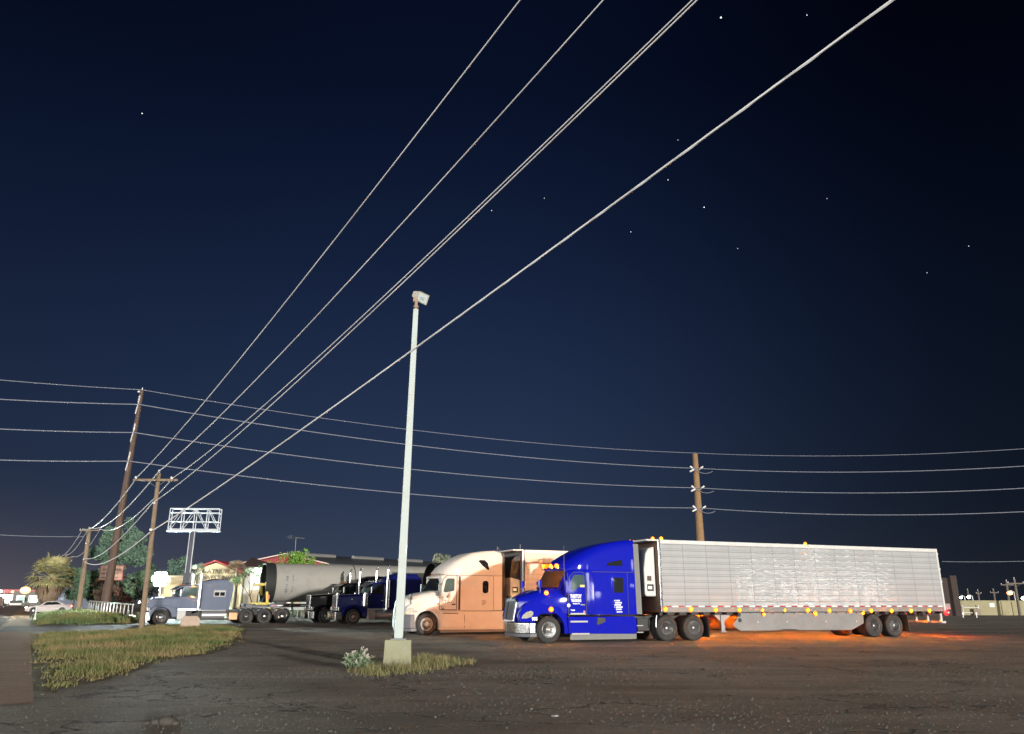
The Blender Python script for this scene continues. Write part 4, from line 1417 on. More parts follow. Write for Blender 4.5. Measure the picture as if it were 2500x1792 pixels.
        mb.cyl((c['tank'][0], .40 if side < 0 else 2.1, .62), (c['tank'][1], .40 if side < 0 else 2.1, .62), .32, None, 20)
        for k in (.2, .8):
            xk = c['tank'][0] + (c['tank'][1] - c['tank'][0]) * k
            mb.cyl((xk - .03, .40 if side < 0 else 2.1, .62), (xk + .03, .40 if side < 0 else 2.1, .62), .332, None, 20)
        obj('fuel_tank', mb, c.get('tank_m', M_alu), t)
        # mirror
        mb = MB()
        ym = -.18 if side < 0 else 2.68
        mb.box((cx0 + .05, ym - .10, hz1 + .02), (cx0 + .13, ym + .10, hz1 + .46))
        mm_ = obj('mirror', mb, M_chrome, t, .02)
        mb = MB()
        mb.tube([(cx0 + .1, ym, hz1 + .40), (cx0 + .22, yf, hz1 + .48)], .014, 5)
        mb.tube([(cx0 + .1, ym, hz1 + .06), (cx0 + .22, yf, hz1 - .05)], .014, 5)
        obj('mirror_bracket', mb, M_chrome, t)
        wheel(t, 0, .03 if side < 0 else 2.47, side, rim_m=c.get('rim', M_chrome))
        for s_ in c['drives']:
            wheel(t, s_, .03 if side < 0 else 2.47, side, dual=True, deep=True, rim_m=M_chrome)
            if c.get('dfender'):
                mb = MB()
                o_ = arc(s_, .50, .60, 8, 172, 12)
                i_ = arc(s_, .50, .565, 172, 8, 12)
                mb.prism(o_ + i_, .02 if side < 0 else 1.86, .64 if side < 0 else 2.48)
                obj('drive_fender', mb, M_chrome, t)
    # cab
    cx0, cx1, czt = c['cab']
    mb = MB()
    wsb, wst = hz1 + .02, czt - .12
    def sec(s, zt):
        return [(s, YC - 1.05, 1.05), (s, YC - 1.05, zt - .16), (s, YC - .92, zt - .03), (s, YC, zt + .02), (s, YC + .92, zt - .03), (s, YC + 1.05, zt - .16), (s, YC + 1.05, 1.05)]
    mb.rings([[(p[0] + (.0 if p[2] < hz1 else .30), p[1], p[2]) for p in sec(cx0, czt - .04)], sec(cx0 + .5, czt), sec(cx1, czt)])
    obj('cab', mb, paint, t, .02, 38)
    for sgn in (-1, 1):
        mb = MB()
        y0, y1 = YC + sgn * .04, YC + sgn * .92
        P = [Vector((cx0 - .02, y0, hz1 + .06)), Vector((cx0 + .03, y1, hz1 + .06)), Vector((cx0 + .30, y1 - sgn * .06, czt - .22)), Vector((cx0 + .25, y0, czt - .22))]
        mb.rings([[p - Vector((.012, 0, 0)) for p in P], [p + Vector((.05, 0, 0)) for p in P]])
        obj('windshield', mb, c.get('wsglass', M_glass), t)
    mb = MB()
    mb.rings([[(cx0 - .12, y, czt - .28), (cx0 + .34, y, czt - .06), (cx0 + .34, y, czt - .09), (cx0 - .10, y, czt - .32)] for y in (.28, YC, 2.22)])
    obj('sun_visor', mb, c.get('visor_m', M_chrome), t)
    for k in range(5):
        marker(t, (cx0 + .42, .45 + k * .4, czt + .03), .035, c.get('roof_lamp', M_amboff))
    for sgn in (-.5, .5):
        mb = MB()
        mb.cyl((cx0 + .5, YC + sgn, czt + .07), (cx0 + 1.0, YC + sgn * .96, czt + .09), .06, .025, 10)
        obj('air_horn', mb, M_chrome, t)
    # sleeper
    s0, s1, sz, szf = c['sleeper']
    def ss(s, zt, w=1.2):
        return [(s, YC - w, .95), (s, YC - w, zt - .22), (s, YC - w + .12, zt - .05), (s, YC, zt + .02), (s, YC + w - .12, zt - .05), (s, YC + w, zt - .22), (s, YC + w, .95)]
    mb = MB()
    mb.rings([ss(s0, szf, 1.12), ss(s0 + .18, szf + (sz - szf) * .35), ss(s0 + .7, szf + (sz - szf) * .85), ss(s0 + 1.1, sz), ss(s1, sz)])
    sl = obj('sleeper', mb, paint, t, .03, 38)
    if c.get('slwin'):
        x0, x1, z0, z1 = c['slwin']
        mb = MB()
        mb.box((x0 - .07, .03, z0 - .07), (x1 + .07, .06, z1 + .14))
        fr = obj('window_frame', mb, M_dull, sl, .02)
        for a, b_ in ((x0, (x0 + x1) / 2 - .03), ((x0 + x1) / 2 + .03, x1)):
            mb = MB()
            mb.box((a, .022, z0), (b_, .04, z1))
            obj('sleeper_window', mb, M_glass, sl)
        mb = MB()
        mb.prism(rrect(x0 + .12, x1 - .02, 1.12, 1.62, .08), .05, .034)
        obj('storage_hatch', mb, paint, sl, .012)
    # extender behind
    for y in (.08, 2.36):
        mb = MB()
        mb.prism([(s1, .95), (s1 + .18, .95), (s1 + .34, sz - .75), (s1 + .30, sz - .35), (s1, sz - .2)], y, y + .05)
        obj('side_extender', mb, paint, t, .01)
    mb = MB()
    e1 = c['drives'][-1] + .7
    for y in (.82, 1.60):
        mb.box((nose + .1, y, .70), (e1, y + .08, .96))
    for s_ in (0, *c['drives']):
        mb.cyl((s_, .3, .5), (s_, 2.2, .5), .09, None, 10)
    mb.box((.4, .75, .4), (3.2, 1.75, .95))
    obj('chassis', mb, M_dark, t)
    mb = MB()
    mb.box((c['cowl'] + .1, .18, .92), (s1, .24, 1.06))
    obj('cab_skirt', mb, c.get('trim', M_alu), t, .01)
    mb = MB()
    for k in range(6):
        mb.ball((c['cowl'] + .3 + k * (s1 - c['cowl'] - .4) / 5, .165, .99), .026, (1, .6, 1), 8, 5)
    obj('trim_lamps', mb, M_amboff, t)
    if c.get('toolbox'):
        x0, x1 = c['toolbox']
        mb = MB()
        mb.box((x0, .02, .30), (x1, .5, .78))
        obj('tool_box', mb, c.get('tb_m', M_alu), t, .02)
    return t
YG = .60
PG = AT(*(330 + 360 / 5.67, 1280 + 1290 / 5.67), 54.0)
PG.z = -.02
tg = classic('slate grey long-nose tractor with chrome stacks, coupled under the tower section', PG, YG, M_slate,
    dict(hoodz=(1.74, 1.84), nose=-.82, cowl=.92, cab=(.92, 2.25, 2.62), sleeper=(2.48, 4.22, 3.04, 2.80), stack=(2.30, 3.68), tank=(2.6, 4.2),
         drives=(5.62, 6.92, 8.22), dfender=True, slwin=(3.30, 3.98, 1.90, 2.14), glass=M_glass2, wsglass=M_glass2, toolbox=(4.42, 5.0), tb_m=pbr('copper_box', (.42, .24, .14), .3, .7), fender_m=M_slate, visor_m=M_slate, rim=M_chrome))
YD = .50
PD = Vector((-10.94, 56.0, 0))
td = classic('navy blue long-nose sleeper tractor with tall chrome stacks, just left of the lamp post', PD, YD, M_navy,
    dict(hoodz=(1.94, 2.06), nose=-.95, cowl=.95, cab=(1.05, 2.25, 2.86), sleeper=(2.38, 4.70, 3.50, 2.95), stack=(2.38, 4.0), tank=(1.55, 3.2), aircl=.82,
         drives=(6.1, 7.4), shield=True, plate=True, glass=M_glass, wsglass=M_glass2, visor_m=M_greypl, roof_lamp=M_white, rim=M_dull, tank_m=M_alu, step_m=M_dull))
dashes('lettering', M_letter, td, -.05, 1.64, (10,), .55, .05, .05, .012, .1, 12)
dn = Vector((-math.sin(YD), math.cos(YD), 0))
PK = PD + dn * 4.3 + Vector((math.cos(YD), math.sin(YD), 0)) * -.75
tk = classic('black long-nose tractor half hidden behind the navy blue tractor', PK, YD, M_black,
    dict(hoodz=(1.96, 2.10), nose=-.95, cowl=1.0, cab=(1.1, 2.35, 2.88), sleeper=(2.45, 4.5, 3.40, 2.95), stack=(2.45, 3.95), tank=(1.6, 3.2), aircl=.85,
         drives=(6.1, 7.4), glass=M_glass, wsglass=M_glass, visor_m=M_black, rim=M_dull))

# ---------------------------------------------------------------- tower sections on their trailers
def tower(label, loc, yaw, L, r0, r1, zc, tl, ylab=None):
    t = thing('tower_section', label, 'tower section', loc, yaw)
    mb = MB()
    n = 44
    mb.lathe([(r0 - .06, .5), (r0 - .06, .02), (r0, .0), (r0 * .5 + r1 * .5, L * .5), (r1, L), (r1 - .06, L - .02), (r1 - .06, L - .5)], (0, 0, zc), 'x', n, 0, False)
    obj('shell', mb, pbr('tower_paint', (.265, .255, .232), .85, 0, 0, .06, .5, dirt=((.17, .16, .14), .4), spec=.1), t, 0, 40)
    mb = MB()
    mb.lathe([(r0 - .25, -.03), (r0 + .015, -.03), (r0 + .015, .04), (r0 - .25, .04)], (0, 0, zc), 'x', n, 0, False)
    obj('flange', mb, M_dull, t, 0, 40)
    mb = MB()
    prof = [(r0 + .02, -.70)]
    for k in range(15):
        x = -.70 + k * .05
        prof += [(r0 + .02, x), (r0 + .045, x + .012), (r0 + .045, x + .035), (r0 + .02, x + .048)]
    prof += [(r0 + .02, .06), (r0 - .02, .06), (r0 - .02, -.70), (r0 + .02, -.70)]
    mb.lathe(prof, (0, 0, zc), 'x', n, 0, False)
    obj('end_wrap', mb, pbr('black_mesh', (.02, .021, .021), .7, 0, 0, .2, 6), t, 0, 40)
    mb = MB()
    for k in (.30, .5, .72):
        x = L * k
        rr = r0 + (r1 - r0) * k + .012
        mb.lathe([(rr, x - .03), (rr + .006, x - .03), (rr + .006, x + .03), (rr, x + .03)], (0, 0, zc), 'x', n)
    obj('strap', mb, M_darkl, t)
    if tl:
        text('lettering', tl, .26, M_darkl, t, (.95, -r0 * .985, zc - .75), (math.pi / 2, -math.pi / 2, 0), .02, 'LEFT', 1, .006)
        dashes('lettering', M_darkl, t, 1.28, zc + .5, (1, 1, 1, 1, 1, 1, 1, 0, 1, 1, 1, 1, 1), -r0 * .985, .08, .07, .01, .1, 15, .02)
    return t
def lowboy(label, loc, yaw, L, zd):
    t = thing('tower_trailer', label, 'trailer', loc, yaw)
    mb = MB()
    for y in (-.55, .45):
        mb.box((-2.2, y, zd - .28), (L, y + .12, zd - .04))
    for k in range(14):
        mb.box((-2 + k * (L + 1.6) / 13, -1.2, zd - .2), (-1.9 + k * (L + 1.6) / 13, 1.2, zd - .06))
    obj('deck', mb, pbr('navy_frame', (.02, .022, .04), .5, 0, .1, .2, 4), t, .01)
    mb = MB()
    for x in (.2, L - 1.2):
        mb.prism([(x, zd - .04), (x + .8, zd - .04), (x + .8, zd + .12), (x, zd + .12)], -1.1, 1.1)
    obj('cradle', mb, M_dark, t, .01)
    for ms, mm in ((0, M_tape_r), (.45, M_tape_w)):
        mb = MB()
        for k in range(int(L / .9)):
            mb.box((k * .9 + ms, -.575, zd - .2), (k * .9 + ms + .4, -.555, zd - .13))
        obj('reflective_tape', mb, mm, t)
    # yellow clamp frame holding the end of the section
    for y in (-1.25, 1.15):
        mb = MB()
        mb.obox((-.55, y, zd + .75), ((1, 0, .12), (0, 1, 0), (-.12, 0, 1)), (.09, .07, .82))
        mb.box((-1.15, y - .07, zd + 1.32), (-.40, y + .07, zd + 1.48))
        mb.box((-1.3, y - .07, zd - .1), (-.3, y + .07, zd + .06))
        obj('clamp_frame', mb, M_yellow, t, .012)
    mb = MB()
    mb.box((-.52, -1.36, zd + .3), (-.36, -1.31, zd + .62))
    obj('warning_tag', mb, pbr('orange_tag', (.55, .09, .03), .5), t)
    for k in range(3):
        s_ = L - 1.0 + k * 1.4
        wheel(t, s_, -1.22, -1, dual=True, deep=True)
        wheel(t, s_, 1.22, 1, dual=True, deep=True)
    mb = MB()
    for k in range(4):
        x = 5.0 + k * .35
        mb.tube([(x, -.5, zd - .25), (x + .15, -.55, zd - .55), (x + .1, -.5, .15)], .03, 6)
    obj('air_hose', mb, M_dark, t)
    return t
dG, nG = Vector((math.cos(YG), math.sin(YG), 0)), Vector((-math.sin(YG), math.cos(YG), 0))
YT = .47
TW = AT(664, 1428, 63.0)
TW.z = 0
tower('pale grey wind tower section lying behind the slate and navy tractors', TW, YT, 21.0, 1.46, 1.50, 2.92, '09115 1408')
lowboy('dark flat trailer with a yellow clamp under the pale tower section', TW, YT, 21.0, 1.36)
dD = Vector((math.cos(YD), math.sin(YD), 0))
TW2 = PD + dD * 6.9 + dn * 1.25
tower('second tower section with a black ribbed end, behind the cream cab', TW2, YD, 12.0, 1.55, 1.52, 2.75, None)
lowboy('flat trailer under the second tower section, behind the cream cab', TW2, YD, 12.0, 1.15)

# ---------------------------------------------------------------- poles and wires
def wire(name, pts, r, mat, label, group, n=5):
    mb = MB()
    mb.tube(pts, r, n)
    return tag(obj(name, mb, mat, None, 0, 60), label, 'power line', group)
def quad_fit(pts):
    import numpy as np
    c = np.polyfit([p[0] for p in pts], [p[1] for p in pts], 2)
    return lambda t: c[0] * t * t + c[1] * t + c[2]
UT = Vector((.515, -.857, 0)).normalized()      # along the pole line, towards the camera
GD = 'distribution wires on the roadside wooden poles'
P2 = Vector((-20.55, 45.1, 0))
NEAR = [
    ((-21.95, 45.1, 8.54), [(0, 8.54), (26.35, 8.63), (29.5, 8.73), (38.5, 9.05), (42.8, 9.29)], .019, 'thin bright wire running overhead to the left end of the crossarm'),
    ((-20.74, 45.1, 8.85), [(0, 8.85), (25.86, 8.76), (29.1, 8.84), (38.3, 9.17), (42.6, 9.41)], .019, 'thin bright wire running overhead to the top of the crossarm pole'),
    ((-19.85, 45.1, 8.47), [(0, 8.47), (27.1, 8.43), (30.2, 8.51), (38.9, 8.86), (43.1, 9.08)], .017, 'upper of the close pair of bright wires overhead'),
    ((-20.84, 45.0, 6.97), [(0, 6.97), (31.3, 7.32), (33.8, 7.4), (41.0, 7.75), (44.5, 7.95)], .017, 'lower of the close pair of bright wires overhead'),
    ((-20.61, 45.0, 5.42), [(0, 5.42), (17.2, 5.68), (31.3, 5.95), (37.8, 6.17), (43.6, 6.40), (46.4, 6.5)], .024, 'thick bright cable crossing in front of the lamp post'),
]
for i, (A, pts, r, lab) in enumerate(NEAR):
    f = quad_fit(pts)
    A = Vector(A)
    off = A.z - f(0)
    line = []
    for k in range(65):
        t = k
        p = A + UT * t
        z = f(t) + off * max(0, 1 - t / 12)
        line.append((p.x, p.y, z))
    rr = [r * (.52 + .95 * max(0, 1 - k / 46)) for k in range(65)]
    mb = MB()
    mb.tube(line, rr, 6)
    if i == 4:      # the lashing around the cable
        hel = []
        for k in range(0, 64 * 5):
            t = k / 5
            p = Vector(line[int(t)]).lerp(Vector(line[min(64, int(t) + 1)]), t - int(t))
            a = k * 1.6
            hel.append(p + Vector((math.cos(a) * r * .25, math.sin(a) * r * .25, math.sin(a) * r * .35)))
        mb.tube(hel, r * .5, 4)
    tag(obj('power_line', mb, M_wire, None, 0, 60), lab, 'power line', GD)

def wood_pole(label, loc, h, r0, r1, arms, grp, lean=(0, 0), neutral=None, tele=None, arm_rz=0, mat=None):
    t = thing('utility_pole', label, 'utility pole', loc, 0, grp)
    mb = MB()
    L_ = lambda z: (lean[0] * z / h, lean[1] * z / h)
    mb.rings([[(L_(z)[0] + rr * math.cos(2 * math.pi * k / 14), L_(z)[1] + rr * math.sin(2 * math.pi * k / 14), z) for k in range(14)] for z, rr in ((-.2, r0), (h * .33, r0 * .67 + r1 * .33), (h * .66, r0 * .34 + r1 * .66), (h, r1))])
    obj('pole', mb, mat or M_wood, t, 0, 40)
    for za, x0, x1, ins in arms:
        x0o, x1o = x0 + L_(za)[0], x1 + L_(za)[0]
        ca = math.cos(arm_rz)
        sa = math.sin(arm_rz)
        mb = MB()
        mb.obox(((x0o + x1o) / 2 * ca, -r1 - .06 + (x0o + x1o) / 2 * sa, za), ((ca, sa, 0), (-sa, ca, 0), (0, 0, 1)), ((x1o - x0o) / 2, .05, .065))
        arm = obj('crossarm', mb, mat or M_wood, t, .008)
        for sgn in (-1, 1):
            mb = MB()
            xe = L_(za)[0] + sgn * min(.55, (x1 - x0) * .3)
            mb.tube([(xe * ca, -r1 - .12 + xe * sa, za - .03), (L_(za)[0], -r1 - .02, za - .42)], .018, 4)
            obj('arm_brace', mb, M_dull, t)
        for xi in ins:
            xi += L_(za)[0]
            mb = MB()
            mb.cyl((xi * ca, -r1 - .06 + xi * sa, za + .06), (xi * ca, -r1 - .06 + xi * sa, za + .13), .02, None, 6)
            mb.cyl((xi * ca, -r1 - .06 + xi * sa, za + .11), (xi * ca, -r1 - .06 + xi * sa, za + .2), .062, .045, 10)
            obj('insulator', mb, M_porc, arm)
    mb = MB()
    mb.cyl((lean[0], lean[1], h), (lean[0], lean[1], h + .16), .03, None, 6)
    mb.cyl((lean[0], lean[1], h + .10), (lean[0], lean[1], h + .2), .06, .045, 10)
    obj('insulator', mb, M_porc, t)
    for z in (neutral, tele):
        if z:
            mb = MB()
            mb.box((L_(z)[0] - .09, -r0 - .06, z - .06), (L_(z)[0] + .05, -r1 + .05, z + .06))
            obj('wire_clamp', mb, M_porc, t, .01)
    return t
GP = 'wooden utility poles along the road'
wood_pole('wooden utility pole with a single crossarm rising from the near grass verge', P2, 8.72, .15, .112, [(8.30, -1.36, 1.22, (-1.24, .82))], GP, (-.19, 0), 6.97, 5.45, .02)
P3 = Vector((-55.05, 102.6, 0))
wood_pole('weathered wooden pole beyond the white railing, in front of the dark trees', P3, 10.5, .34, .24, [(10.25, -1.1, 1.6, (-1.0, 1.45))], GP, (-.25, 0), 8.6, 6.6, .02)
P4 = Vector((-89.9, 160, 0))
wood_pole('far utility pole with two short crossarms above the palm', P4, 10.1, .3, .24, [(9.75, -1.5, 1.5, (-1.4, 1.4)), (9.0, -1.5, 1.5, (-1.4, 1.4))], GP, (-.2, 0), None, None, .02)
# spans between the poles
def span(A, B, sag, r, lab, mat=None, grp=GD, n=20):
    A, B = Vector(A), Vector(B)
    pts = []
    for k in range(n + 1):
        t = k / n
        p = A.lerp(B, t)
        p.z -= sag * 4 * t * (1 - t)
        pts.append(p)
    return wire('power_line', pts, r, mat or M_wire, lab, grp)
span((-21.95, 45.1, 8.54), (-56.1, 102.5, 10.45), 1.0, .034, 'leftmost sagging wire from the crossarm to the pole by the trees')
span((-20.74, 45.1, 8.85), (-55.3, 102.5, 10.65), 1.2, .034, 'sagging wire from the crossarm pole top to the next pole top')
span((-19.85, 45.1, 8.47), (-53.8, 102.5, 10.45), 1.2, .034, 'sagging wire from the right insulator to the next pole')
span((-20.84, 45.0, 6.97), (-55.1, 102.3, 6.7), 1.0, .034, 'low sagging wire crossing in front of the conifer')
span((-20.61, 45.0, 5.42), (-55.1, 102.3, 6.3), 1.0, .042, 'thick sagging cable between the two nearer wooden poles')
span((-56.1, 102.5, 10.45), (-91.3, 160, 9.95), .9, .05, 'left distant wire falling to the far double crossarm pole', None, GD)
span((-55.3, 102.5, 10.65), (-90.0, 160, 10.3), .9, .05, 'middle distant wire falling to the far double crossarm pole', None, GD)
span((-53.8, 102.5, 10.45), (-88.6, 160, 9.95), 1.2, .05, 'right distant wire falling to the far double crossarm pole', None, GD)

# transmission line
GT = 'high transmission line wires'
tp = thing('transmission_pole', 'tall dark brown steel transmission pole behind the railing', 'utility pole', (-53.0, 105, 0))
mb = MB()
mb.rings([[(.75 * z / 30 + rr * math.cos(2 * math.pi * k / 12), rr * math.sin(2 * math.pi * k / 12), z) for k in range(12)] for z, rr in ((-.3, .60), (10, .47), (20, .36), (29.9, .25))])
obj('pole', mb, M_rust, tp, 0, 35)
def post_ins(par, p, d, ln):
    mb = MB()
    p, d = Vector(p), Vector(d).normalized()
    mb.cyl(p, p + d * ln, .05, None, 6)
    for k in range(6):
        q = p + d * (ln * (.15 + .13 * k))
        mb.cyl(q, q + d * .05, .13, .09, 10)
    return obj('insulator', mb, M_porc, par)
ATT = []
for za in (27.75, 23.74, 19.76):
    x = .75 * za / 30
    post_ins(tp, (x, -.3, za + 1.35), (.06, -.25, -1), 1.35)
    post_ins(tp, (x - .28, -.3, za - 1.3), (.25, -.2, 1), 1.3)
    ATT.append((-53.0 + x + .15, 104.5, za))
ATT.insert(0, (-53 + .75, 104.9, 29.98))
mb = MB()
mb.cyl((.75, 0, 29.9), (.75, 0, 30.3), .06, None, 8)
mb.ball((.35, -.1, 29.7), .16)
obj('pole_cap', mb, M_porc, tp)
rp = thing('transmission_pole', 'tan transmission pole with paired insulators rising behind the silver trailer', 'utility pole', (36.0, 150, 0))
mb = MB()
mb.rings([[(.1 * z / 29 + rr * math.cos(2 * math.pi * k / 14), rr * math.sin(2 * math.pi * k / 14), z) for k in range(14)] for z, rr in ((-.3, .85), (12, .74), (20, .62), (29.3, .50))])
obj('pole', mb, M_tan, rp, 0, 40)
ATR = [(36.1, 149.5, 29.4)]
for za in (26.35, 22.55, 18.70):
    for d in ((1.0, -.1, .75), (-.9, -.1, .8), (-1, -.1, -.5)):
        q = MB()
        p = Vector((.08 + .5 * (1 if d[0] > 0 else -1), -.45, za - .2))
        dv = Vector(d).normalized()
        q.cyl(p, p + dv * .95, .16, .16, 10)
        obj('insulator', q, M_porc, rp)
    q = MB()
    q.tube([(-.5 + 3.6 * k / 10, -.7, za - 1.0 * math.sin(math.pi * (k / 10) * .82) ** .8) for k in range(11)], .05, 5)
    obj('jumper', q, M_wire2, rp)
    ATR.append((36.0, 149.3, za))
LFT = [(0, 909), (0, 958), (0, 1033), (0, 1110)]
RGT = [(2500, 1083), (2500, 1125), (2500, 1181), (2500, 1237)]
NM = ['topmost thin', 'second', 'third', 'lowest']
for i in range(4):
    a = AT(LFT[i][0] - 500, LFT[i][1] - (38, 24, 22, 15)[i], 88)
    rr = .045 if i == 0 else .062
    span(a, ATT[i], .5, rr, NM[i] + ' transmission wire left of the tall brown pole', M_wire2, GT, 14)
    span(ATT[i], ATR[i], 1.6, rr, NM[i] + ' transmission wire between the tall brown and tan poles', M_wire2, GT, 30)
    b = AT(RGT[i][0] + 300, RGT[i][1] - (14, 12, 12, 8)[i], 128)
    span(ATR[i], b, 1.6, rr, NM[i] + ' transmission wire right of the tan pole', M_wire2, GT, 20)
a, b = AT(2300, 1371, 135), AT(2700, 1360, 125)
span(a, b, .3, .04, 'faint low wire in the dark behind the trailer rear', M_wire2, GT, 8)
span(AT(-60, 1302, 190), AT(205, 1310, 190), .3, .07, 'faint low wire crossing the glow at far left', M_wire2, GT, 8)

# ---------------------------------------------------------------- empty sign frame
FS = AT(474, 1290, 80)
fs = thing('billboard', 'empty white steel billboard frame on a tall single post', 'billboard', (FS.x, FS.y, 0), R(4))
MG = pbr('galvanised', (.46, .49, .53), .4, .2, 0, .08, 3)
x0, x1, z0, z1 = -2.47, 2.47, 8.48, 10.55
mb = MB()
for dy_ in (-.35, .35):
    for z in (z0, z0 + .75, z1 - .42, z1):
        mb.box((x0, dy_ - .04, z - .045), (x1, dy_ + .04, z + .045))
    for x in (x0, -1.25, 0, 1.25, x1):
        mb.box((x - .038, dy_ - .038, z0), (x + .038, dy_ + .038, z1))
    for xa, xb in ((x0, -1.25), (-1.25, 0), (1.25, 0), (x1, 1.25)):
        mb.tube([(xa, dy_, z0), (xb, dy_, z1)], .035, 5)
mb.box((x0 - .1, -.45, z0 - .22), (x1 + .1, .45, z0 - .08))
obj('truss_frame', mb, MG, fs, .008)
mb = MB()
mb.rings([[(a * w - .12 * (1 - z / 8.4), b * w, z) for a, b in ((-1, -1), (1, -1), (1, 1), (-1, 1))] for z, w in ((0, .36), (4.2, .34), (4.2, .22), (8.4, .2))])
obj('post', mb, pbr('dark_post', (.035, .035, .05), .4, .2, .2, .1, 4), fs, .02)
for sgn in (-1, 1):  # pale strip along each front edge of the dark post
    mb = MB()
    mb.box((sgn * .235 - .03 - .06, -.24, 0), (sgn * .235 + .03 - .06, -.18, 8.4))
    obj('edge_strip', mb, MG, fs, .004)

# ---------------------------------------------------------------- buildings
M_wallw = pbr('white_stucco', (.72, .71, .66), .8, 0, 0, .05, 1, bump=.2, bscale=20)
M_wally = pbr('cream_stucco', (.60, .50, .31), .8, 0, 0, .08, 1, bump=.2, bscale=20)
M_roofred = pbr('red_roof', (.33, .035, .04), .5, 0, .1, .12, 2)
M_roofdk = pbr('dark_roof', (.055, .06, .065), .55, 0, 0, .2, .6)
def rib_mat(name, col):
    m = bpy.data.materials.new(name)
    N, L, b = nt(m)
    b.inputs['Roughness'].default_value = .5
    tx = N.new('ShaderNodeTexCoord')
    wv = N.new('ShaderNodeTexWave')
    wv.inputs['Scale'].default_value = .9
    wv.inputs['Distortion'].default_value = .2
    L.new(tx.outputs['Object'], wv.inputs['Vector'])
    mx = N.new('ShaderNodeMix')
    mx.data_type = 'RGBA'
    mx.inputs[6].default_value = (*[c * .6 for c in col], 1)
    mx.inputs[7].default_value = (*col, 1)
    L.new(wv.outputs[1], mx.inputs[0])
    L.new(mx.outputs[2], b.inputs['Base Color'])
    bp = N.new('ShaderNodeBump')
    bp.inputs['Strength'].default_value = .6
    L.new(wv.outputs[1], bp.inputs['Height'])
    L.new(bp.outputs[0], b.inputs['Normal'])
    return m
M_redwall = rib_mat('red_ribbed_wall', (.30, .035, .04))
# the motel entrance with its gable
ME = Vector((-34.0, 92.0, 0))
mo = thing('motel_building', 'cream motel entrance with a red edged gable and raised lettering', 'building', ME, R(-2))
mb = MB()
mb.prism([(-2.4, 0), (2.75, 0), (2.75, 4.55), (-.2, 5.75), (-2.4, 5.0)], 0, 12)
obj('gable_wall', mb, M_wally, mo)
mb = MB()
mb.rings([[(-2.75, y, 4.95), (-.2, y, 5.86), (3.1, y, 4.55), (3.1, y, 4.68), (-.2, y, 6.02), (-2.75, y, 5.10)] for y in (-.5, 12.3)])
obj('roof', mb, M_roofred, mo, .01)
mb = MB()
mb.prism([(-1.9, 4.75), (-.2, 5.32), (2.1, 4.6), (2.1, 4.5), (-1.9, 4.62)], -.06, 0)
mb.box((-1.95, -.09, 3.02), (2.4, 0, 3.16))
obj('sign_panel', mb, pbr('gable_trim', (.55, .47, .30), .7), mo, .01)
M_signl = pbr('sign_letters', (.16, .11, .08), .6)
text('lettering', 'ATRIUM', .70, M_signl, mo, (-1.15, -.07, 4.52), RT, .03, 'LEFT', 1.02, .012)
text('lettering', 'WEST INN', .66, M_signl, mo, (-1.35, -.07, 3.84), RT, .03, 'LEFT', 1.0, .012)
dashes('lettering', M_signl, mo, -1.1, 3.42, (12,), -.02, .14, .2, .05, .1, 31, .05)
# white floodlit wing to the right and the low wing to the left
wg = thing('motel_wing', 'white floodlit two storey motel wing behind the bare tree and the tower section', 'building', (-32.2, 92.6, 0), R(3))
mb = MB()
mb.box((1.2, 0, 0), (16.5, 9, 5.3))
obj('wall', mb, M_wallw, wg)
mb = MB()
mb.rings([[(.6, y, 5.3 + h) for y, h in ((-.5, 0), (4.5, 1.3), (9.5, 0), (9.5, -.1), (-.5, -.1))], [(3.2, y, 5.3 + h) for y, h in ((-.5, 0), (4.5, .5), (9.5, 0), (9.5, -.1), (-.5, -.1))]])
mb.box((3.2, -.3, 5.2), (16.8, 9.3, 5.36))
obj('roof', mb, pbr('brown_roof', (.09, .05, .045), .7, 0, 0, .3, 2), wg)
for x in (1.75, 6.6, 9.6, 12.6):
    mb = MB()
    mb.box((x, -.05, 1.0), (x + 1.25, 0, 2.75))
    fr = obj('window', mb, pbr('window_trim', (.55, .5, .4), .6), wg, .01)
    mb = MB()
    mb.box((x + .1, -.062, 1.1), (x + .58, -.05, 2.65))
    mb.box((x + .67, -.062, 1.1), (x + 1.15, -.05, 2.65))
    obj('pane', mb, lamp_mat('warm_window', (1, .75, .4), .5, (.1, .1, .09)), fr)
mb = MB()
mb.box((1.2, -.12, 0), (16.5, -.02, .5))
obj('planter_wall', mb, M_leafg, wg)
for x in (3.6, 8.4, 14.0):  # lamps added to brighten the white wall
    mb = MB()
    mb.ball((x, -.25, 4.75), .14, (1.3, .8, .8), 10, 6)
    obj('wall_fill_lamp', mb, lamp_mat('wall_fill_lamp', (.92, 1.0, .96), 2200), wg)
lw = thing('motel_wing', 'low cream flat roofed motel wing beside the bright floodlight', 'building', (-41.6, 94.5, 0), R(-2))
mb = MB()
mb.box((0, 0, 0), (5.2, 7, 4.15))
obj('wall', mb, M_wally, lw)
mb = MB()
mb.box((-.2, -.25, 4.15), (5.4, 7.2, 4.35))
obj('roof', mb, pbr('cream_fascia', (.72, .60, .42), .6), lw)
for x, w in ((1.9, .9), (3.1, .9)):
    mb = MB()
    mb.box((x, -.05, 2.1), (x + w, 0, 3.1))
    fr = obj('window', mb, M_white, lw)
    mb = MB()
    mb.box((x + .1, -.06, 2.2), (x + w - .1, -.05, 3.0))
    obj('pane', mb, M_glass, fr)
mb = MB()
mb.box((2.6, -.06, 0), (3.5, 0, 1.9))
obj('door', mb, M_roofred, lw)
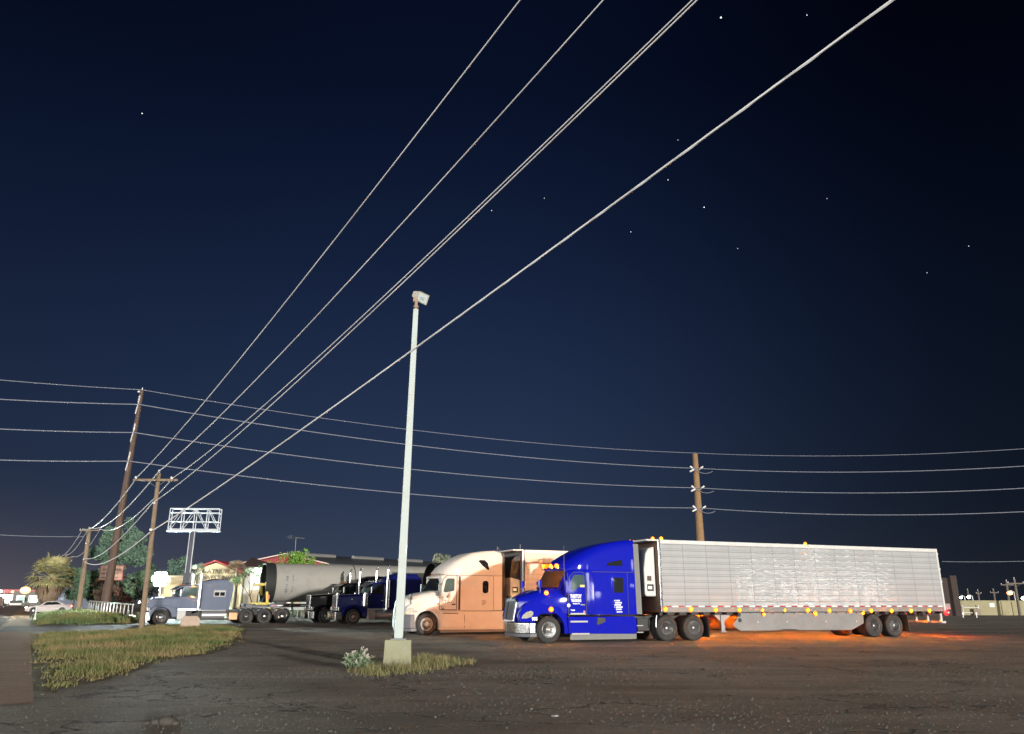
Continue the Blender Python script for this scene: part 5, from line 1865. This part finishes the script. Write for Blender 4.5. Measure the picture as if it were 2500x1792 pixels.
# big red metal building with a dark roof
rb = thing('metal_building', 'long red ribbed metal building with a dark ridged roof behind the tower section', 'building', (-42.3, 125, 0), R(0))
mb = MB()
mb.prism([(0, 0), (13.2, 0), (13.2, 7.0), (6.6, 8.45), (0, 7.05)], 0, .3)
obj('gable_wall', mb, M_redwall, rb)
ux, uy = 30, 38      # how far the long side runs back
mb = MB()
mb.add([(13.2, 0.02, 0), (13.2 + ux, uy, 0), (13.2 + ux, uy, 7.0), (13.2, .02, 7.0), (13.0, .3, 0), (12.8 + ux, uy + .3, 0), (12.8 + ux, uy + .3, 7.0), (13.0, .3, 7.0)],
       [(0, 1, 2, 3), (4, 7, 6, 5), (0, 3, 7, 4), (1, 5, 6, 2), (3, 2, 6, 7), (0, 4, 5, 1)])
obj('side_wall', mb, M_redwall, rb)
mb = MB()
mb.rings([[(-.4 + a * ux, -.4 + a * uy, 7.0), (6.6 + a * ux, -.4 + a * uy, 8.5), (13.6 + a * ux, -.4 + a * uy, 6.95), (13.6 + a * ux, -.4 + a * uy, 7.1), (6.6 + a * ux, -.4 + a * uy, 8.65), (-.4 + a * ux, -.4 + a * uy, 7.15)] for a in (0, 1)])
obj('roof', mb, M_roofdk, rb)
mb = MB()
mb.tube([(-.4, -.45, 7.1), (6.6, -.45, 8.6), (13.6, -.45, 7.05)], .09, 5)
obj('roof_trim', mb, pbr('pink_trim', (.75, .55, .5), .5), rb)
for a0, a1 in ((.04, .16), (.24, .38), (.46, .58)):
    mb = MB()
    mb.cyl((8.2 + a0 * ux, a0 * uy, 8.5), (8.2 + a1 * ux, a1 * uy, 8.5), .34, None, 12)
    obj('ridge_vent', mb, M_dull, rb)
for k, a in enumerate((.12, .19, .25, .42)):
    mb = MB()
    px_, py_ = 13.2 + a * ux, a * uy - .05
    mb.obox((px_ + .06, py_ - .05, 6.35), ((ux, uy, 0), (uy, -ux, 0), (0, 0, 1)), (.6, .05, .5))
    obj('window', mb, pbr('yellow_pane', (.45, .36, .2), .6), rb)
mb = MB()
mb.box((4.0, -.08, 6.2), (4.9, 0, 7.0))
obj('wall_vent', mb, M_white, rb)
AN = AT(721, 1345, 118)
an = thing('tv_antenna', 'old television antenna on a thin mast above the bright green tree', 'antenna', (AN.x, AN.y, 7.0))
mb = MB()
mb.cyl((0, 0, 0), (-.05, 0, 3.6), .05, .04, 6)
obj('mast', mb, M_dull, an)
mb = MB()
mb.tube([(-1.35, 0, 3.65), (1.25, 0, 3.45)], .035, 5)
for k in range(8):
    x = -1.2 + k * .32
    ln = .9 - .06 * k
    mb.tube([(x - .12, -ln, 3.62), (x, 0, 3.6), (x - .12, ln, 3.66)], .02, 4)
mb.tube([(-1.1, 0, 3.4), (-.6, 0, 3.95)], .03, 4)
mb.tube([(-1.1, 0, 3.95), (-.6, 0, 3.35)], .03, 4)
obj('boom', mb, M_dull, an)

# strong flood lamp at the motel
FL = AT(392, 1414, 86)
fl = thing('flood_lamp', 'blinding white flood lamp on a short post by the motel, heads added for glare', 'flood lamp', (FL.x, FL.y, 0))
mb = MB()
mb.cyl((0, .2, 0), (0, .2, FL.z), .07, .06, 8)
obj('post', mb, M_dark, fl)
mb = MB()
mb.box((-1.0, .1, FL.z - .05), (1.0, .2, FL.z + .05))
obj('crossbar', mb, M_dark, fl, .01)
for hx0, hz0_ in ((-.62, .02), (0, .0), (.62, .02), (-.32, .48), (.32, .48), (-.32, -.46), (.32, -.46)):  # extra heads added to widen the lamp into a round white glare
    mb = MB()
    mb.obox((hx0, .10, FL.z + hz0_), ((1, 0, 0), (0, 1, .3), (0, -.3, 1)), (.30, .10, .26))
    hd_ = obj('lamp_head', mb, M_dull, fl, .02)
    mb = MB()
    mb.ball((hx0, -.10, FL.z + hz0_), .25, (1.2, .5, 1.0), 14, 9)
    obj('lamp_lens', mb, lamp_mat('flood_light', (.78, 1.0, .97), 4500), hd_)

# ---------------------------------------------------------------- vegetation
def leaves(mb, r, c, rad, n, size, flat_=1.0, dirn=None, asp=.5):
    for _ in range(n):
        while True:
            p = Vector((r.uniform(-1, 1), r.uniform(-1, 1), r.uniform(-1, 1)))
            if .25 < p.length < 1:
                break
        q = Vector((c[0] + p.x * rad[0], c[1] + p.y * rad[1], c[2] + p.z * rad[2]))
        d = Vector((r.gauss(0, 1), r.gauss(0, 1), r.gauss(0, 1) * flat_)) if dirn is None else Vector(dirn) + Vector((r.gauss(0, .5), r.gauss(0, .5), r.gauss(0, .5)))
        d.normalize()
        e = d.orthogonal().normalized()
        e = (e + d.cross(e) * r.uniform(-1.5, 1.5)).normalized()
        s = size * r.uniform(.6, 1.3)
        mb.add([q - d * s, q + e * s * asp, q + d * s, q - e * s * asp], [(0, 1, 2, 3)])
def tree(label, loc, h, trunk_h, trunk_r, clumps, leaf_m, n=90, size=.22, seed=1, grp=None, name='tree', limbs=6):
    r = random.Random(seed)
    t = thing(name, label, 'tree', loc, 0, grp)
    mb = MB()
    mb.tube([(0, 0, -.1), (r.uniform(-.1, .1), 0, trunk_h * .5), (r.uniform(-.2, .2), r.uniform(-.2, .2), trunk_h)], [trunk_r, trunk_r * .8, trunk_r * .6], 8)
    for k, c in enumerate(clumps[:limbs]):
        mb.tube([(0, 0, trunk_h * r.uniform(.7, 1)), (c[0] * .5, c[1] * .5, (trunk_h + c[2]) * .5), (c[0], c[1], c[2])], [trunk_r * .5, trunk_r * .35, trunk_r * .12], 6)
    obj('trunk', mb, M_bark, t)
    mb = MB()
    for c in clumps:
        rr = c[3]
        leaves(mb, r, c, (rr, rr, rr * c[4] if len(c) > 4 else rr * .8), int(n * rr * rr + 10), size)
    obj('crown', mb, leaf_m, t, 0, 0, recalc=False)
    return t
def blob_clumps(w, z0, z1, n, seed, r0=.35, r1=.6, shape='round'):
    r = random.Random(seed)
    out = []
    for _ in range(n):
        f = r.random()
        z = z0 + (z1 - z0) * f
        if shape == 'cone':
            ww = w * (1 - f) ** .8 + .12 * w
        elif shape == 'tall':
            ww = w * math.sqrt(max(.04, 1 - (2 * f - .7) ** 2 / 1.9))
        else:
            ww = w * math.sqrt(max(.05, 1 - (2 * f - 1) ** 2))
        a = r.uniform(0, 6.28)
        d = ww * r.random() ** .5
        out.append((math.cos(a) * d, math.sin(a) * d, z, w * r.uniform(r0, r1), .75))
    return out
GTR = 'trees around the motel'
c = AT(276, 1460, 140); tree('tall dark conifer behind the brown transmission pole', (c.x, c.y, 0), 14.5, 6, .4, blob_clumps(5.2, 2.2, 13.4, 34, 3, .22, .36, 'tall') + [(.9, 0, 14.6, .9, 1.4), (-2.6, 0, 13.2, .9, 1.2), (1.8, 0, 13.0, 1.0, 1.2)], M_leafc, 330, .24, 4, GTR)
c = AT(178, 1470, 126); tree('low dark leafy tree between the palm and the wooden pole', (c.x, c.y, 0), 5, 2.2, .2, blob_clumps(3.0, 2.4, 6.2, 16, 5, .3, .5), M_leafd, 260, .2, 6, GTR)
c = AT(232, 1470, 128); tree('dark leafy tree behind the pink sign', (c.x, c.y, 0), 5, 2.0, .2, blob_clumps(3.4, 1.8, 5.5, 16, 15, .3, .5), M_leafd, 240, .2, 16, GTR)
c = AT(345, 1470, 112); tree('pale lit tree behind the nearest wooden pole', (c.x, c.y, 0), 5, 1.8, .2, blob_clumps(2.6, 2.2, 6.0, 16, 7, .25, .42), leaf_mat('lit_leaves', (.07, .13, .07), (.13, .20, .12), None, .7), 110, .2, 8, GTR)
c = AT(300, 1475, 116); tree('bare reddish tree left of the flood lamp', (c.x, c.y, 0), 4, 1.2, .16, blob_clumps(2.4, 1.0, 3.9, 14, 9, .3, .45), M_leafr, 90, .18, 10, GTR)
c = AT(435, 1440, 118); tree('dim round tree behind the sign frame post', (c.x, c.y, 0), 8, 3, .2, blob_clumps(2.5, 3.5, 7.2, 16, 11, .28, .45), M_leafc, 110, .2, 12, GTR)
c = AT(718, 1440, 84); tree('bright lime green tree lit behind the tower section', (c.x, c.y, 0), 5, 2.6, .16, blob_clumps(2.7, 3.6, 6.1, 44, 13, .17, .32) + [(.9, -.3, 6.35, .5, 1), (-1.6, 0, 6.1, .45, 1), (-2.8, 0, 5.1, .55, 1), (2.9, 0, 4.9, .6, 1), (3.2, 0, 4.5, .5, 1)], M_leafb, 330, .10, 14, GTR)
c = AT(1072, 1420, 105); tree('pale round tree top above the cream cab hood', (c.x, c.y, 0), 6, 3, .2, blob_clumps(1.9, 4.6, 7.2, 20, 17, .25, .42), M_leafg, 180, .16, 18, GTR)
c = AT(872, 1400, 96); tree('small teal lit bush top above the tower section', (c.x, c.y, 0), 4, 2.2, .1, blob_clumps(1.0, 3.9, 5.0, 10, 19, .3, .5), leaf_mat('teal_leaves', (.10, .20, .14), (.2, .3, .22), None, 1), 220, .12, 20, GTR)
# open-branched small tree before the white wall
c = AT(621, 1476, 84)
bt = thing('tree', 'small open branched tree against the white floodlit wall', 'tree', (c.x, c.y, 0), 0, GTR)
r_ = random.Random(31)
mb, ml = MB(), MB()
def branch(p, d, ln, rad, dep):
    q = p + d * ln
    mid = p + d * ln * .5 + Vector((r_.gauss(0, .05), r_.gauss(0, .05), 0)) * ln
    mb.tube([p, mid, q], [rad, rad * .85, rad * .7], 5)
    if dep == 0:
        leaves(ml, r_, q, (.5, .4, .4), 26, .11)
        return
    for k in range(r_.choice((2, 3))):
        nd = (d + Vector((r_.gauss(0, .62), r_.gauss(0, .4), r_.uniform(-.05, .5)))).normalized()
        branch(q, nd, ln * r_.uniform(.62, .85), rad * .62, dep - 1)
for d in ((-.35, 0, 1), (.12, .1, 1), (.45, -.1, 1)):
    branch(Vector((0, 0, .4)), Vector(d).normalized(), 1.65, .075, 3)
mb.tube([(0, 0, -.1), (0, 0, .45)], [.12, .10], 7)
obj('trunk', mb, M_bark, bt)
obj('crown', ml, leaf_mat('thin_leaves', (.06, .15, .07), (.13, .22, .09), None, 1), bt, 0, 0, recalc=False)
# fan palms
def palm(label, loc, h, cr, skirt, leaf_m, seed, n=46, grp='palms', trunk_r=.28):
    r = random.Random(seed)
    t = thing('palm_tree', label, 'palm tree', loc, 0, grp)
    mb = MB()
    mb.tube([(0, 0, -.1), (.05, 0, h * .5), (0, 0, h)], [trunk_r * 1.2, trunk_r, trunk_r * .85], 10)
    obj('trunk', mb, M_bark, t)
    mb = MB()
    for k in range(n):
        a = r.uniform(0, 6.28)
        el = r.uniform(-.55, 1.35)
        d = Vector((math.cos(a) * math.cos(el), math.sin(a) * math.cos(el), math.sin(el)))
        ln = cr * r.uniform(.55, .75)
        hub = Vector((0, 0, h)) + d * ln
        side = d.cross(Vector((0, 0, 1)))
        side = side.normalized() if side.length > .05 else Vector((1, 0, 0))
        up = side.cross(d)
        mb.tube([(0, 0, h - .1), tuple(Vector((0, 0, h)) + d * ln * .5), tuple(hub)], .025, 4)
        nb = 15
        for q in range(nb):
            t_ = -1.5 + 3.0 * q / (nb - 1)
            bd = (d * math.cos(t_) + side * math.sin(t_) + up * r.uniform(-.12, .12)).normalized()
            L_ = cr * .55 * r.uniform(.8, 1.05)
            w_ = bd.cross(up).normalized() * .045 * cr / 2.0 * 1.3
            tip = hub + bd * L_ - Vector((0, 0, .22 * L_))
            m_ = hub + bd * L_ * .55
            mb.add([hub, m_ + w_, tip, m_ - w_], [(0, 1, 2, 3)])
    obj('crown', mb, leaf_m, t, 0, 0, recalc=False)
    if skirt:
        mb = MB()
        for k in range(420):
            f = r.random()
            a = r.uniform(0, 6.28)
            z = h - skirt * f
            rad = cr * .62 * (1 - f) ** .55 + trunk_r * 1.1
            p = Vector((math.cos(a) * rad, math.sin(a) * rad, z))
            e = Vector((-math.sin(a), math.cos(a), 0)) * .12
            mb.add([p - e, p + e, p * 1 + Vector((-math.cos(a) * .12, -math.sin(a) * .12, -.75)) + e * .4, p + Vector((-math.cos(a) * .12, -math.sin(a) * .12, -.75)) - e * .4], [(0, 1, 2, 3)])
        obj('dead_frond_skirt', mb, M_skirt, t, 0, 0, recalc=False)
    return t
c = AT(112, 1490, 108); palm('shaggy fan palm beside the sidewalk, behind the parked car', (c.x, c.y, 0), 4.5, 3.0, 3.2, M_leafp, 3, 60)
c = AT(248, 1480, 120); palm('brown fan palm behind the pink sign', (c.x, c.y, 0), 3.2, 2.0, 2.0, M_skirt, 5, 30)
c = AT(575, 1440, 86); palm('brown palm leaning before the motel gable', (c.x, c.y, 0), 4.5, 1.35, 0, M_skirt, 7, 30, 'palms', .16)
c = AT(474, 1440, 88); palm('grey palm left of the motel gable', (c.x, c.y, 0), 4.3, 1.3, 0, M_leafg, 9, 30, 'palms', .3)
# hedge under the tower section, beyond a chain link fence
hg = AT(760, 1500, 74)
mb = MB()
r_ = random.Random(41)
for k in range(26):
    leaves(mb, r_, (-6 + k * .8, r_.uniform(-.4, .4), .35), (.7, .6, .45), 60, .12)
tag(obj('hedge', mb, leaf_mat('hedge_leaves', (.08, .14, .09), (.14, .20, .13), None, 1), None, 0, 0, recalc=False), 'low clipped hedge seen under the tower section', 'hedge').location = (hg.x, hg.y + 2, 0)
cf = thing('chain_link_fence', 'grey chain link fence seen under the tower section', 'fence', (hg.x, hg.y, 0), R(12))
for k in range(8):
    mb = MB()
    mb.cyl((-6 + k * 2.4, 0, 0), (-6 + k * 2.4, 0, 1.25), .035, None, 7)
    obj('post', mb, M_alu, cf)
mb = MB()
mb.cyl((-6, 0, 1.22), (10.8, 0, 1.22), .025, None, 6)
mb.cyl((-6, 0, .08), (10.8, 0, .08), .015, None, 6)
obj('rail', mb, M_alu, cf)
mb = MB()
for k in range(110):
    x = -6 + k * .15
    mb.tube([(x, 0, .08), (x + 1.1, 0, 1.2)], .005, 3)
    mb.tube([(x + 1.1, 0, .08), (x, 0, 1.2)], .005, 3)
obj('wire_mesh', mb, M_dull, cf)

# ---------------------------------------------------------------- white pipe railing
fr_ = thing('pipe_railing', 'white pipe railing with many uprights along the weedy mound', 'railing', (0, 0, 0))
A, B = AT(325, 1476, 72), AT(219, 1467, 100)
fr_.location = (A.x, A.y, 0)
dv = (B - A)
mb = MB()
mb.tube([(0, 0, A.z), (dv.x, dv.y, B.z)], .055, 6)
obj('top_rail', mb, M_white, fr_)
for k in range(15):
    t = (k / 14) ** 1.0
    mb = MB()
    x, y, z = dv.x * t, dv.y * t, A.z + (B.z - A.z) * t
    mb.cyl((x, y, -.1), (x, y, z), .045, None, 7)
    obj('upright', mb, M_white, fr_)
q = AT(312, 1502, 71)
bs = tag(obj('broken_post', MB().obox((0, 0, .35), ((1, .2, .0), (0, 1, 0), (0, 0, 1)), (.06, .05, .38)).obox((-.18, 0, .25), ((1, 0, .9), (0, 1, 0), (-.9, 0, 1)), (.34, .05, .04)), M_white, None, .006), 'short broken white post before the near end of the railing', 'post')
bs.location = (q.x, q.y, 0)
# concrete block in front of the slate tractor
q = G(461, 1532)
cb = thing('concrete_block', 'weathered concrete block in the grass before the slate tractor', 'concrete block', (q.x, q.y, 0), R(20))
mb = MB()
mb.prism([(-.5, -.1), (.62, -.1), (.60, .50), (.42, .68), (-.30, .66), (-.48, .48)], -.3, .3)
obj('block', mb, pbr('pinkish_concrete', (.36, .28, .22), .9, 0, 0, .2, 3, bump=.4, bscale=15), cb, .04)
mb = MB()
mb.box((-.15, -.02, .66), (.25, .02, .74))
obj('lifting_loop', mb, M_dark, cb, .01)
# pink sign board behind the brown pole
q = AT(272, 1400, 116)
sg = thing('sign_board', 'pink sign board with a red border behind the brown pole', 'sign', (q.x, q.y, 0), R(-3))
w_, z0_, z1_ = 1.78, 4.15 - 0, 6.5
z0_, z1_ = AT(272, 1417, 116).z, AT(272, 1380, 116).z
mb = MB()
mb.box((-w_, 0, z0_), (w_, .12, z1_))
obj('frame', mb, pbr('sign_red', (.28, .05, .04), .5), sg, .01)
mb = MB()
mb.box((-w_ + .12, -.015, z0_ + .1), (w_ - .12, .0, z1_ - .1))
obj('panel', mb, pbr('sign_pink', (.46, .27, .21), .6), sg)
dashes('lettering', M_signl, sg, -w_ + .4, z1_ - .75, (3,), -.016, .22, .3, .06, .5, 51, .01)
dashes('lettering', M_signl, sg, w_ - 1.2, z1_ - .75, (4,), -.016, .22, .3, .06, .5, 52, .01)
dashes('lettering', M_signl, sg, -w_ + .25, z1_ - 1.25, (13, 0, 14), -.016, .18, .2, .05, .3, 53, .01)
for x in (-1.2, 1.2):
    mb = MB()
    mb.box((x - .08, .12, 0), (x + .08, .24, z1_ - .2))
    obj('post', mb, M_rust, sg)

# ---------------------------------------------------------------- the parked car
q = AT(117, 1494, 97)
car = thing('parked_car', 'pale saloon car parked across the sidewalk before the palm', 'car', (q.x, q.y, .0), R(29))
MC = pbr('car_paint', (.40, .345, .34), .3, 0, .6, .05, 3)
mb = MB()
lo = [(-2.42, .42, .62), (-2.38, .34, .74), (-1.9, .24, .84), (-.95, .22, .95), (.9, .22, .98), (1.9, .24, 1.02), (2.4, .34, .98), (2.45, .45, .85)]
mb.rings([[(s, -.93 * k, zb) if False else (s, y * k, z) for y, z in ((-.90, zb), (-.93, zb + .15), (-.92, zt - .16), (-.80, zt), (.80, zt), (.92, zt - .16), (.93, zb + .15), (.90, zb))] for (s, zb, zt), k in zip(lo, (.80, .90, .98, 1, 1, .98, .92, .84))])
body = obj('body', mb, MC, car, .02, 40)
mb = MB()
up = [(-1.05, .93), (-.35, 1.36), (.3, 1.43), (.9, 1.40), (1.75, 1.02)]
mb.rings([[(s, y, z) for y in (-.78, -.62) for z in ()] or [(s, -.80, .92), (s, -.62, z), (s, .62, z), (s, .80, .92)] for s, z in up])
obj('roof', mb, MC, car, .02, 50)
for y0 in (-.80, .80):
    sg_ = -1 if y0 < 0 else 1
    mb = MB()
    mb.prism([(-.72, .98), (-.28, 1.30), (.3, 1.36), (.85, 1.33), (1.30, 1.04)], lambda x, z: sg_ * (.81 - .18 * (z - .92) / .46 + .005), lambda x, z: sg_ * (.78 - .18 * (z - .92) / .46))
    obj('side_window', mb, M_glass, car)
    mb = MB()
    mb.box((-.74, sg_ * .92, .93), (-.55, sg_ * 1.04, 1.05))
    obj('mirror', mb, MC, car, .02)
    for s_ in (-1.52, 1.45):
        mb = MB()
        mb.lathe([(.20, sg_ * .95), (.30, sg_ * .955), (.345, sg_ * .92), (.345, sg_ * .74), (.2, sg_ * .73)], (s_, 0, .345), 'y', 22)
        mb.lathe([(.40, sg_ * .935), (.40, sg_ * .80), (.39, sg_ * .80)], (s_, 0, .345), 'y', 22)
        wo_ = obj('wheel', mb, M_rubber, car)
        mb = MB()
        mb.lathe([(.22, sg_ * .945), (.2, sg_ * .93), (.05, sg_ * .955), (.001, sg_ * .958)], (s_, 0, .345), 'y', 16)
        obj('rim', mb, M_alu, wo_)
    mb = MB()
    mb.ball((-2.28, sg_ * .66, .68), .11, (1.2, 1.5, .8), 8, 6)
    obj('headlight', mb, lamp_mat('car_headlight', (1, .95, .85), 60), car)
    mb = MB()
    mb.ball((2.40, sg_ * .74, .86), .10, (.6, 1.6, .9), 8, 6)
    obj('tail_light', mb, lamp_mat('car_tail', (1, .05, .03), 22), car)

# ---------------------------------------------------------------- far town lights on the left
M_sod = lamp_mat('sodium_lamp', (1, .30, .02), 3.2)
M_wht = lamp_mat('white_lamp', (.8, 1, .93), 30)
M_wrm = lamp_mat('warm_lamp', (1, .55, .2), 5)
GS = 'street lamps down the road'
def far_lamp(px, py, Y, r, mat, label, arm=1.2):
    p = AT(px, py, Y)
    t = thing('street_lamp', label, 'street lamp', (p.x + arm, p.y, 0), 0, GS)
    mb = MB()
    mb.cyl((0, 0, 0), (0, 0, p.z + .2), .10, .07, 7)
    mb.tube([(0, 0, p.z + .1), (-arm * .6, 0, p.z + .35), (-arm, 0, p.z + .3)], .05, 5)
    obj('pole', mb, M_dull, t)
    mb = MB()
    mb.ball((-arm, 0, p.z), r, (1.3, 1, .9), 10, 7)
    obj('lamp_head', mb, mat, t)
    return t
far_lamp(62, 1441, 175, .85, M_sod, 'bright orange street lamp just left of the palm')
far_lamp(31, 1445, 230, .36, M_wrm, 'small warm street lamp over the far store')
far_lamp(43, 1445, 240, .33, M_wrm, 'warm lamp between the orange lamp and the far store')
far_lamp(12, 1456, 210, .5, M_wht, 'large white lamp at the far left edge')
far_lamp(1, 1444, 230, .36, M_wht, 'white lamp cut by the left edge of the view')
far_lamp(24, 1448, 250, .36, M_wrm, 'tiny warm lamp above the store canopy')
far_lamp(80, 1453, 205, .42, M_wht, 'pale lamp against the palm at far left')
far_lamp(86, 1466, 120, .24, M_wht, 'low white lamp at the foot of the palm')
far_lamp(138, 1459, 150, .3, M_wht, 'white lamp low between palm and trees')
far_lamp(126, 1462, 150, .22, M_wht, 'left small white lamp behind the parked car')
far_lamp(340, 1470, 118, .14, M_wht, 'small white lamp left of the slate tractor')
q = AT(48, 1470, 235)
st_ = thing('store_building', 'distant brightly lit store at the end of the road', 'building', (q.x, q.y, 0), R(25))
mb = MB()
mb.box((-9, 0, 0), (9, 8, 3.4))
obj('wall', mb, pbr('store_wall', (.10, .05, .045), .8), st_)
mb = MB()
mb.box((-9.4, -.5, 3.4), (9.4, 8.2, 4.4))
obj('roof', mb, M_roofred, st_)
mb = MB()
mb.box((-14, -3, 2.4), (9, -2.4, 3.0))
obj('lit_fascia', mb, lamp_mat('lit_fascia', (1, .8, .5), 1.3), st_)
for k in range(4):
    mb = MB()
    mb.box((-8 + k * 4.2, -.08, .5), (-5.2 + k * 4.2, 0, 2.6))
    obj('window', mb, lamp_mat('shop_window', (.6, .9, .75), .8), st_)
q = AT(75, 1470, 200)
s2_ = thing('shop_building', 'pale lit shop in front of the orange lamp', 'building', (q.x, q.y, 0), R(25))
mb = MB()
mb.box((-4, 0, 0), (5, 6, 3.6))
obj('wall', mb, pbr('shop_wall', (.14, .13, .12), .8), s2_)
for k in range(3):
    mb = MB()
    mb.box((-3.2 + k * 2.6, -.08, .9), (-1.4 + k * 2.6, 0, 2.6))
    obj('window', mb, lamp_mat('shop_window', (.6, .9, .75), .8), s2_)
for i, (px, py, lab) in enumerate(((34, 1468, 'distant car with lamps on, left in the far row'), (44, 1468, 'distant car with lamps on, right in the far row'))):
    q = AT(px, py + 4, 190)
    t = thing('distant_car', lab, 'car', (q.x, q.y, 0), R(-60), 'distant cars on the road')
    mb = MB()
    mb.prism([(-2.2, .3), (2.2, .3), (2.2, .85), (1.2, .95), (.6, 1.4), (-1.0, 1.4), (-1.7, .95), (-2.2, .8)], -.85, .85)
    obj('body', mb, M_dull, t, .05)
    for y in (-.65, .65):
        mb = MB()
        mb.ball((-2.2, y, .68), .15, (1, 1, 1), 8, 5)
        obj('headlight', mb, M_wht, t)
# low pale shed behind the trees
q = AT(186, 1474, 150)
sd_ = thing('shed', 'pale blue shed glimpsed between the trunks behind the railing', 'building', (q.x, q.y, 0), R(10))
mb = MB()
mb.box((-6, 0, 0), (6, 5, 2.9))
obj('wall', mb, pbr('pale_blue_wall', (.45, .50, .62), .7), sd_)
mb = MB()
mb.box((-6.3, -.3, 2.9), (6.3, 5.3, 3.15))
obj('roof', mb, M_dull, sd_)
# thin white marker post near the car
q = G(84, 1515)
mk = tag(obj('marker_post', MB().box((-.05, -.03, 0), (.05, .03, 1.15)).box((-.09, -.05, 0), (.09, .05, .2)), M_white, None, .01), 'thin white marker post at the sidewalk edge before the car', 'post')
mk.location = (q.x, q.y, 0)

# ---------------------------------------------------------------- right background
q = AT(2430, 1496, 98)
bw = thing('boundary_wall', 'long low lit concrete wall at the far right', 'wall', (q.x, q.y, 0), R(-3))
MW = pbr('yellowed_wall', (.30, .27, .16), .85, 0, 0, .15, .8, dirt=((.18, .155, .09), .5))
mb = MB()
mb.box((-4.6, 0, -.1), (24, .25, 1.66))
obj('wall', mb, MW, bw)
mb = MB()
mb.box((-4.6, -.05, 1.62), (24, .3, 1.72))
obj('coping', mb, MW, bw)
mb = MB()
mb.box((-.55, -.03, .95), (.05, 0, 1.42))
obj('notice', mb, pbr('pale_notice', (.55, .65, .62), .6), bw)
for x in (.85, 2.1, 3.0):  # slightly darker strips stand in for pole shadows on the wall
    mb = MB()
    mb.box((x, -.08, 0), (x + .16, 0, 1.6))
    obj('pole_shadow', mb, pbr('shadow_strip_tone', (.28, .25, .15), .85), bw)
mb = MB()
mb.box((-3.9, -.25, .25), (-2.0, -.2, .32))
mb.box((-3.9, -.25, .85), (-1.9, -.2, .92))
for x in (-3.9, -2.05):
    mb.box((x, -.25, .0), (x + .08, -.2, 1.2))
obj('pipe_gate', mb, M_dull, bw)
mb = MB()
mb.box((-2.7, -.4, 0), (-1.9, -.1, .75))
obj('utility_box', mb, pbr('brown_box', (.22, .17, .12), .7), bw, .02)
q = AT(2327, 1500, 92)
dk = thing('brick_building', 'dark brick building end just behind the trailer rear', 'building', (q.x, q.y, 0), R(-10))
MBk = pbr('dark_brick', (.035, .022, .019), .85, 0, 0, .3, 3, bump=.4, bscale=10)
mb = MB()
mb.box((-3.2, 0, 0), (.75, 6, 4.2))
obj('wall', mb, MBk, dk)
mb = MB()
mb.box((.2, -.3, 0), (.85, .0, 4.45))
obj('chimney', mb, MBk, dk)
def small_pole(px, base, top, Y, arm, label, mat=M_dull):
    a, b = AT(px[0], base, Y), AT(px[1], top, Y)
    return wood_pole(label, (a.x, a.y, 0), b.z, .17, .12, [(b.z - .5, -arm, arm, (-arm * .9, arm * .9))] if arm else [], 'distant poles at the far right', (b.x - a.x, 0), None, None, 0, pbr('grey_pole', (.12, .10, .08), .8))
small_pole((2490, 2476), 1500, 1414, 96, 1.0, 'rightmost distant pole with a crossarm before the wall')
small_pole((2466, 2457), 1490, 1419, 115, 1.0, 'distant crossarm pole beside the orange lamp at right')
small_pole((2390, 2387), 1465, 1442, 150, .5, 'small distant pole right of the white lamps')
small_pole((2429, 2425), 1465, 1440, 150, .8, 'small distant pole with short crossarm left of the orange lamp')
small_pole((2364, 2362), 1465, 1440, 150, .0, 'small distant pole over the white lamps at right')
GS2 = 'lamps at the far right'
for px, py, Y, r, m, lab in ((2465, 1448, 112, .3, M_sod, 'orange lamp glowing over the far right wall'), (2346, 1459, 130, .17, M_wht, 'left white lamp above the far right wall'), (2365, 1458, 130, .2, M_wht, 'right white lamp above the far right wall'), (2498, 1461, 112, .2, M_wht, 'teal white lamp cut by the right edge')):
    t = far_lamp(px, py, Y, r, m, lab, .6)
    t['group'] = GS2
for px, lab in ((2352, 'left short reflector post on the dark lot at right'), (2385, 'right short reflector post on the dark lot at right')):
    q = G(px, 1508)
    t = thing('reflector_post', lab, 'post', (q.x, q.y, 0), 0, 'reflector posts')
    mb = MB()
    mb.box((-.04, -.03, 0), (.04, .03, .45))
    obj('stake', mb, M_dull, t)
    mb = MB()
    mb.box((-.06, -.045, .3), (.06, -.03, .5))
    obj('reflector', mb, M_letter, t)

# ---------------------------------------------------------------- stars
M_star = lamp_mat('star', (.85, .9, 1.0), 1.2)
M_star2 = lamp_mat('faint_star', (.7, .78, 1.0), .2)
for x, y, r, m, lab in ((1760, 43, 2.4, M_star, 'brightest star at the top, left of the thick cable'), (1970, 37, 1.2, M_star, 'small star at the top near the thick cable'), (347, 277, 1.4, M_star, 'lone star in the upper left sky'),
                        (1655, 342, 1.1, M_star2, 'faint star just above the thick cable'), (1631, 439, 1.2, M_star, 'star just under the thick cable'), (1719, 506, 1.5, M_star, 'bright star in the middle of the right sky'),
                        (1540, 566, 1.1, M_star, 'small star below the thick cable'), (1200, 514, 1.1, M_star, 'small star between the wire pair and the thick cable'), (2019, 485, 1.1, M_star2, 'faint star in the right half of the sky'),
                        (2365, 601, 1.2, M_star2, 'star near the right edge, halfway up'), (2263, 666, 1.1, M_star2, 'faint star low in the right sky'), (1801, 607, 1.1, M_star2, 'faint star under the bright middle star'), (1329, 484, 1.1, M_star2, 'faint star right of the wire pair')):
    d = ray(x, y).normalized()
    mb = MB()
    mb.ball((0, 0, 0), r, (1, 1, 1), 8, 5)
    tag(obj('star', mb, m), lab, 'star', 'stars').location = Vector((0, 0, CAMH)) + d * 2400
print('objects', len(bpy.data.objects), 'tris', sum(len(m.polygons) for m in bpy.data.meshes))
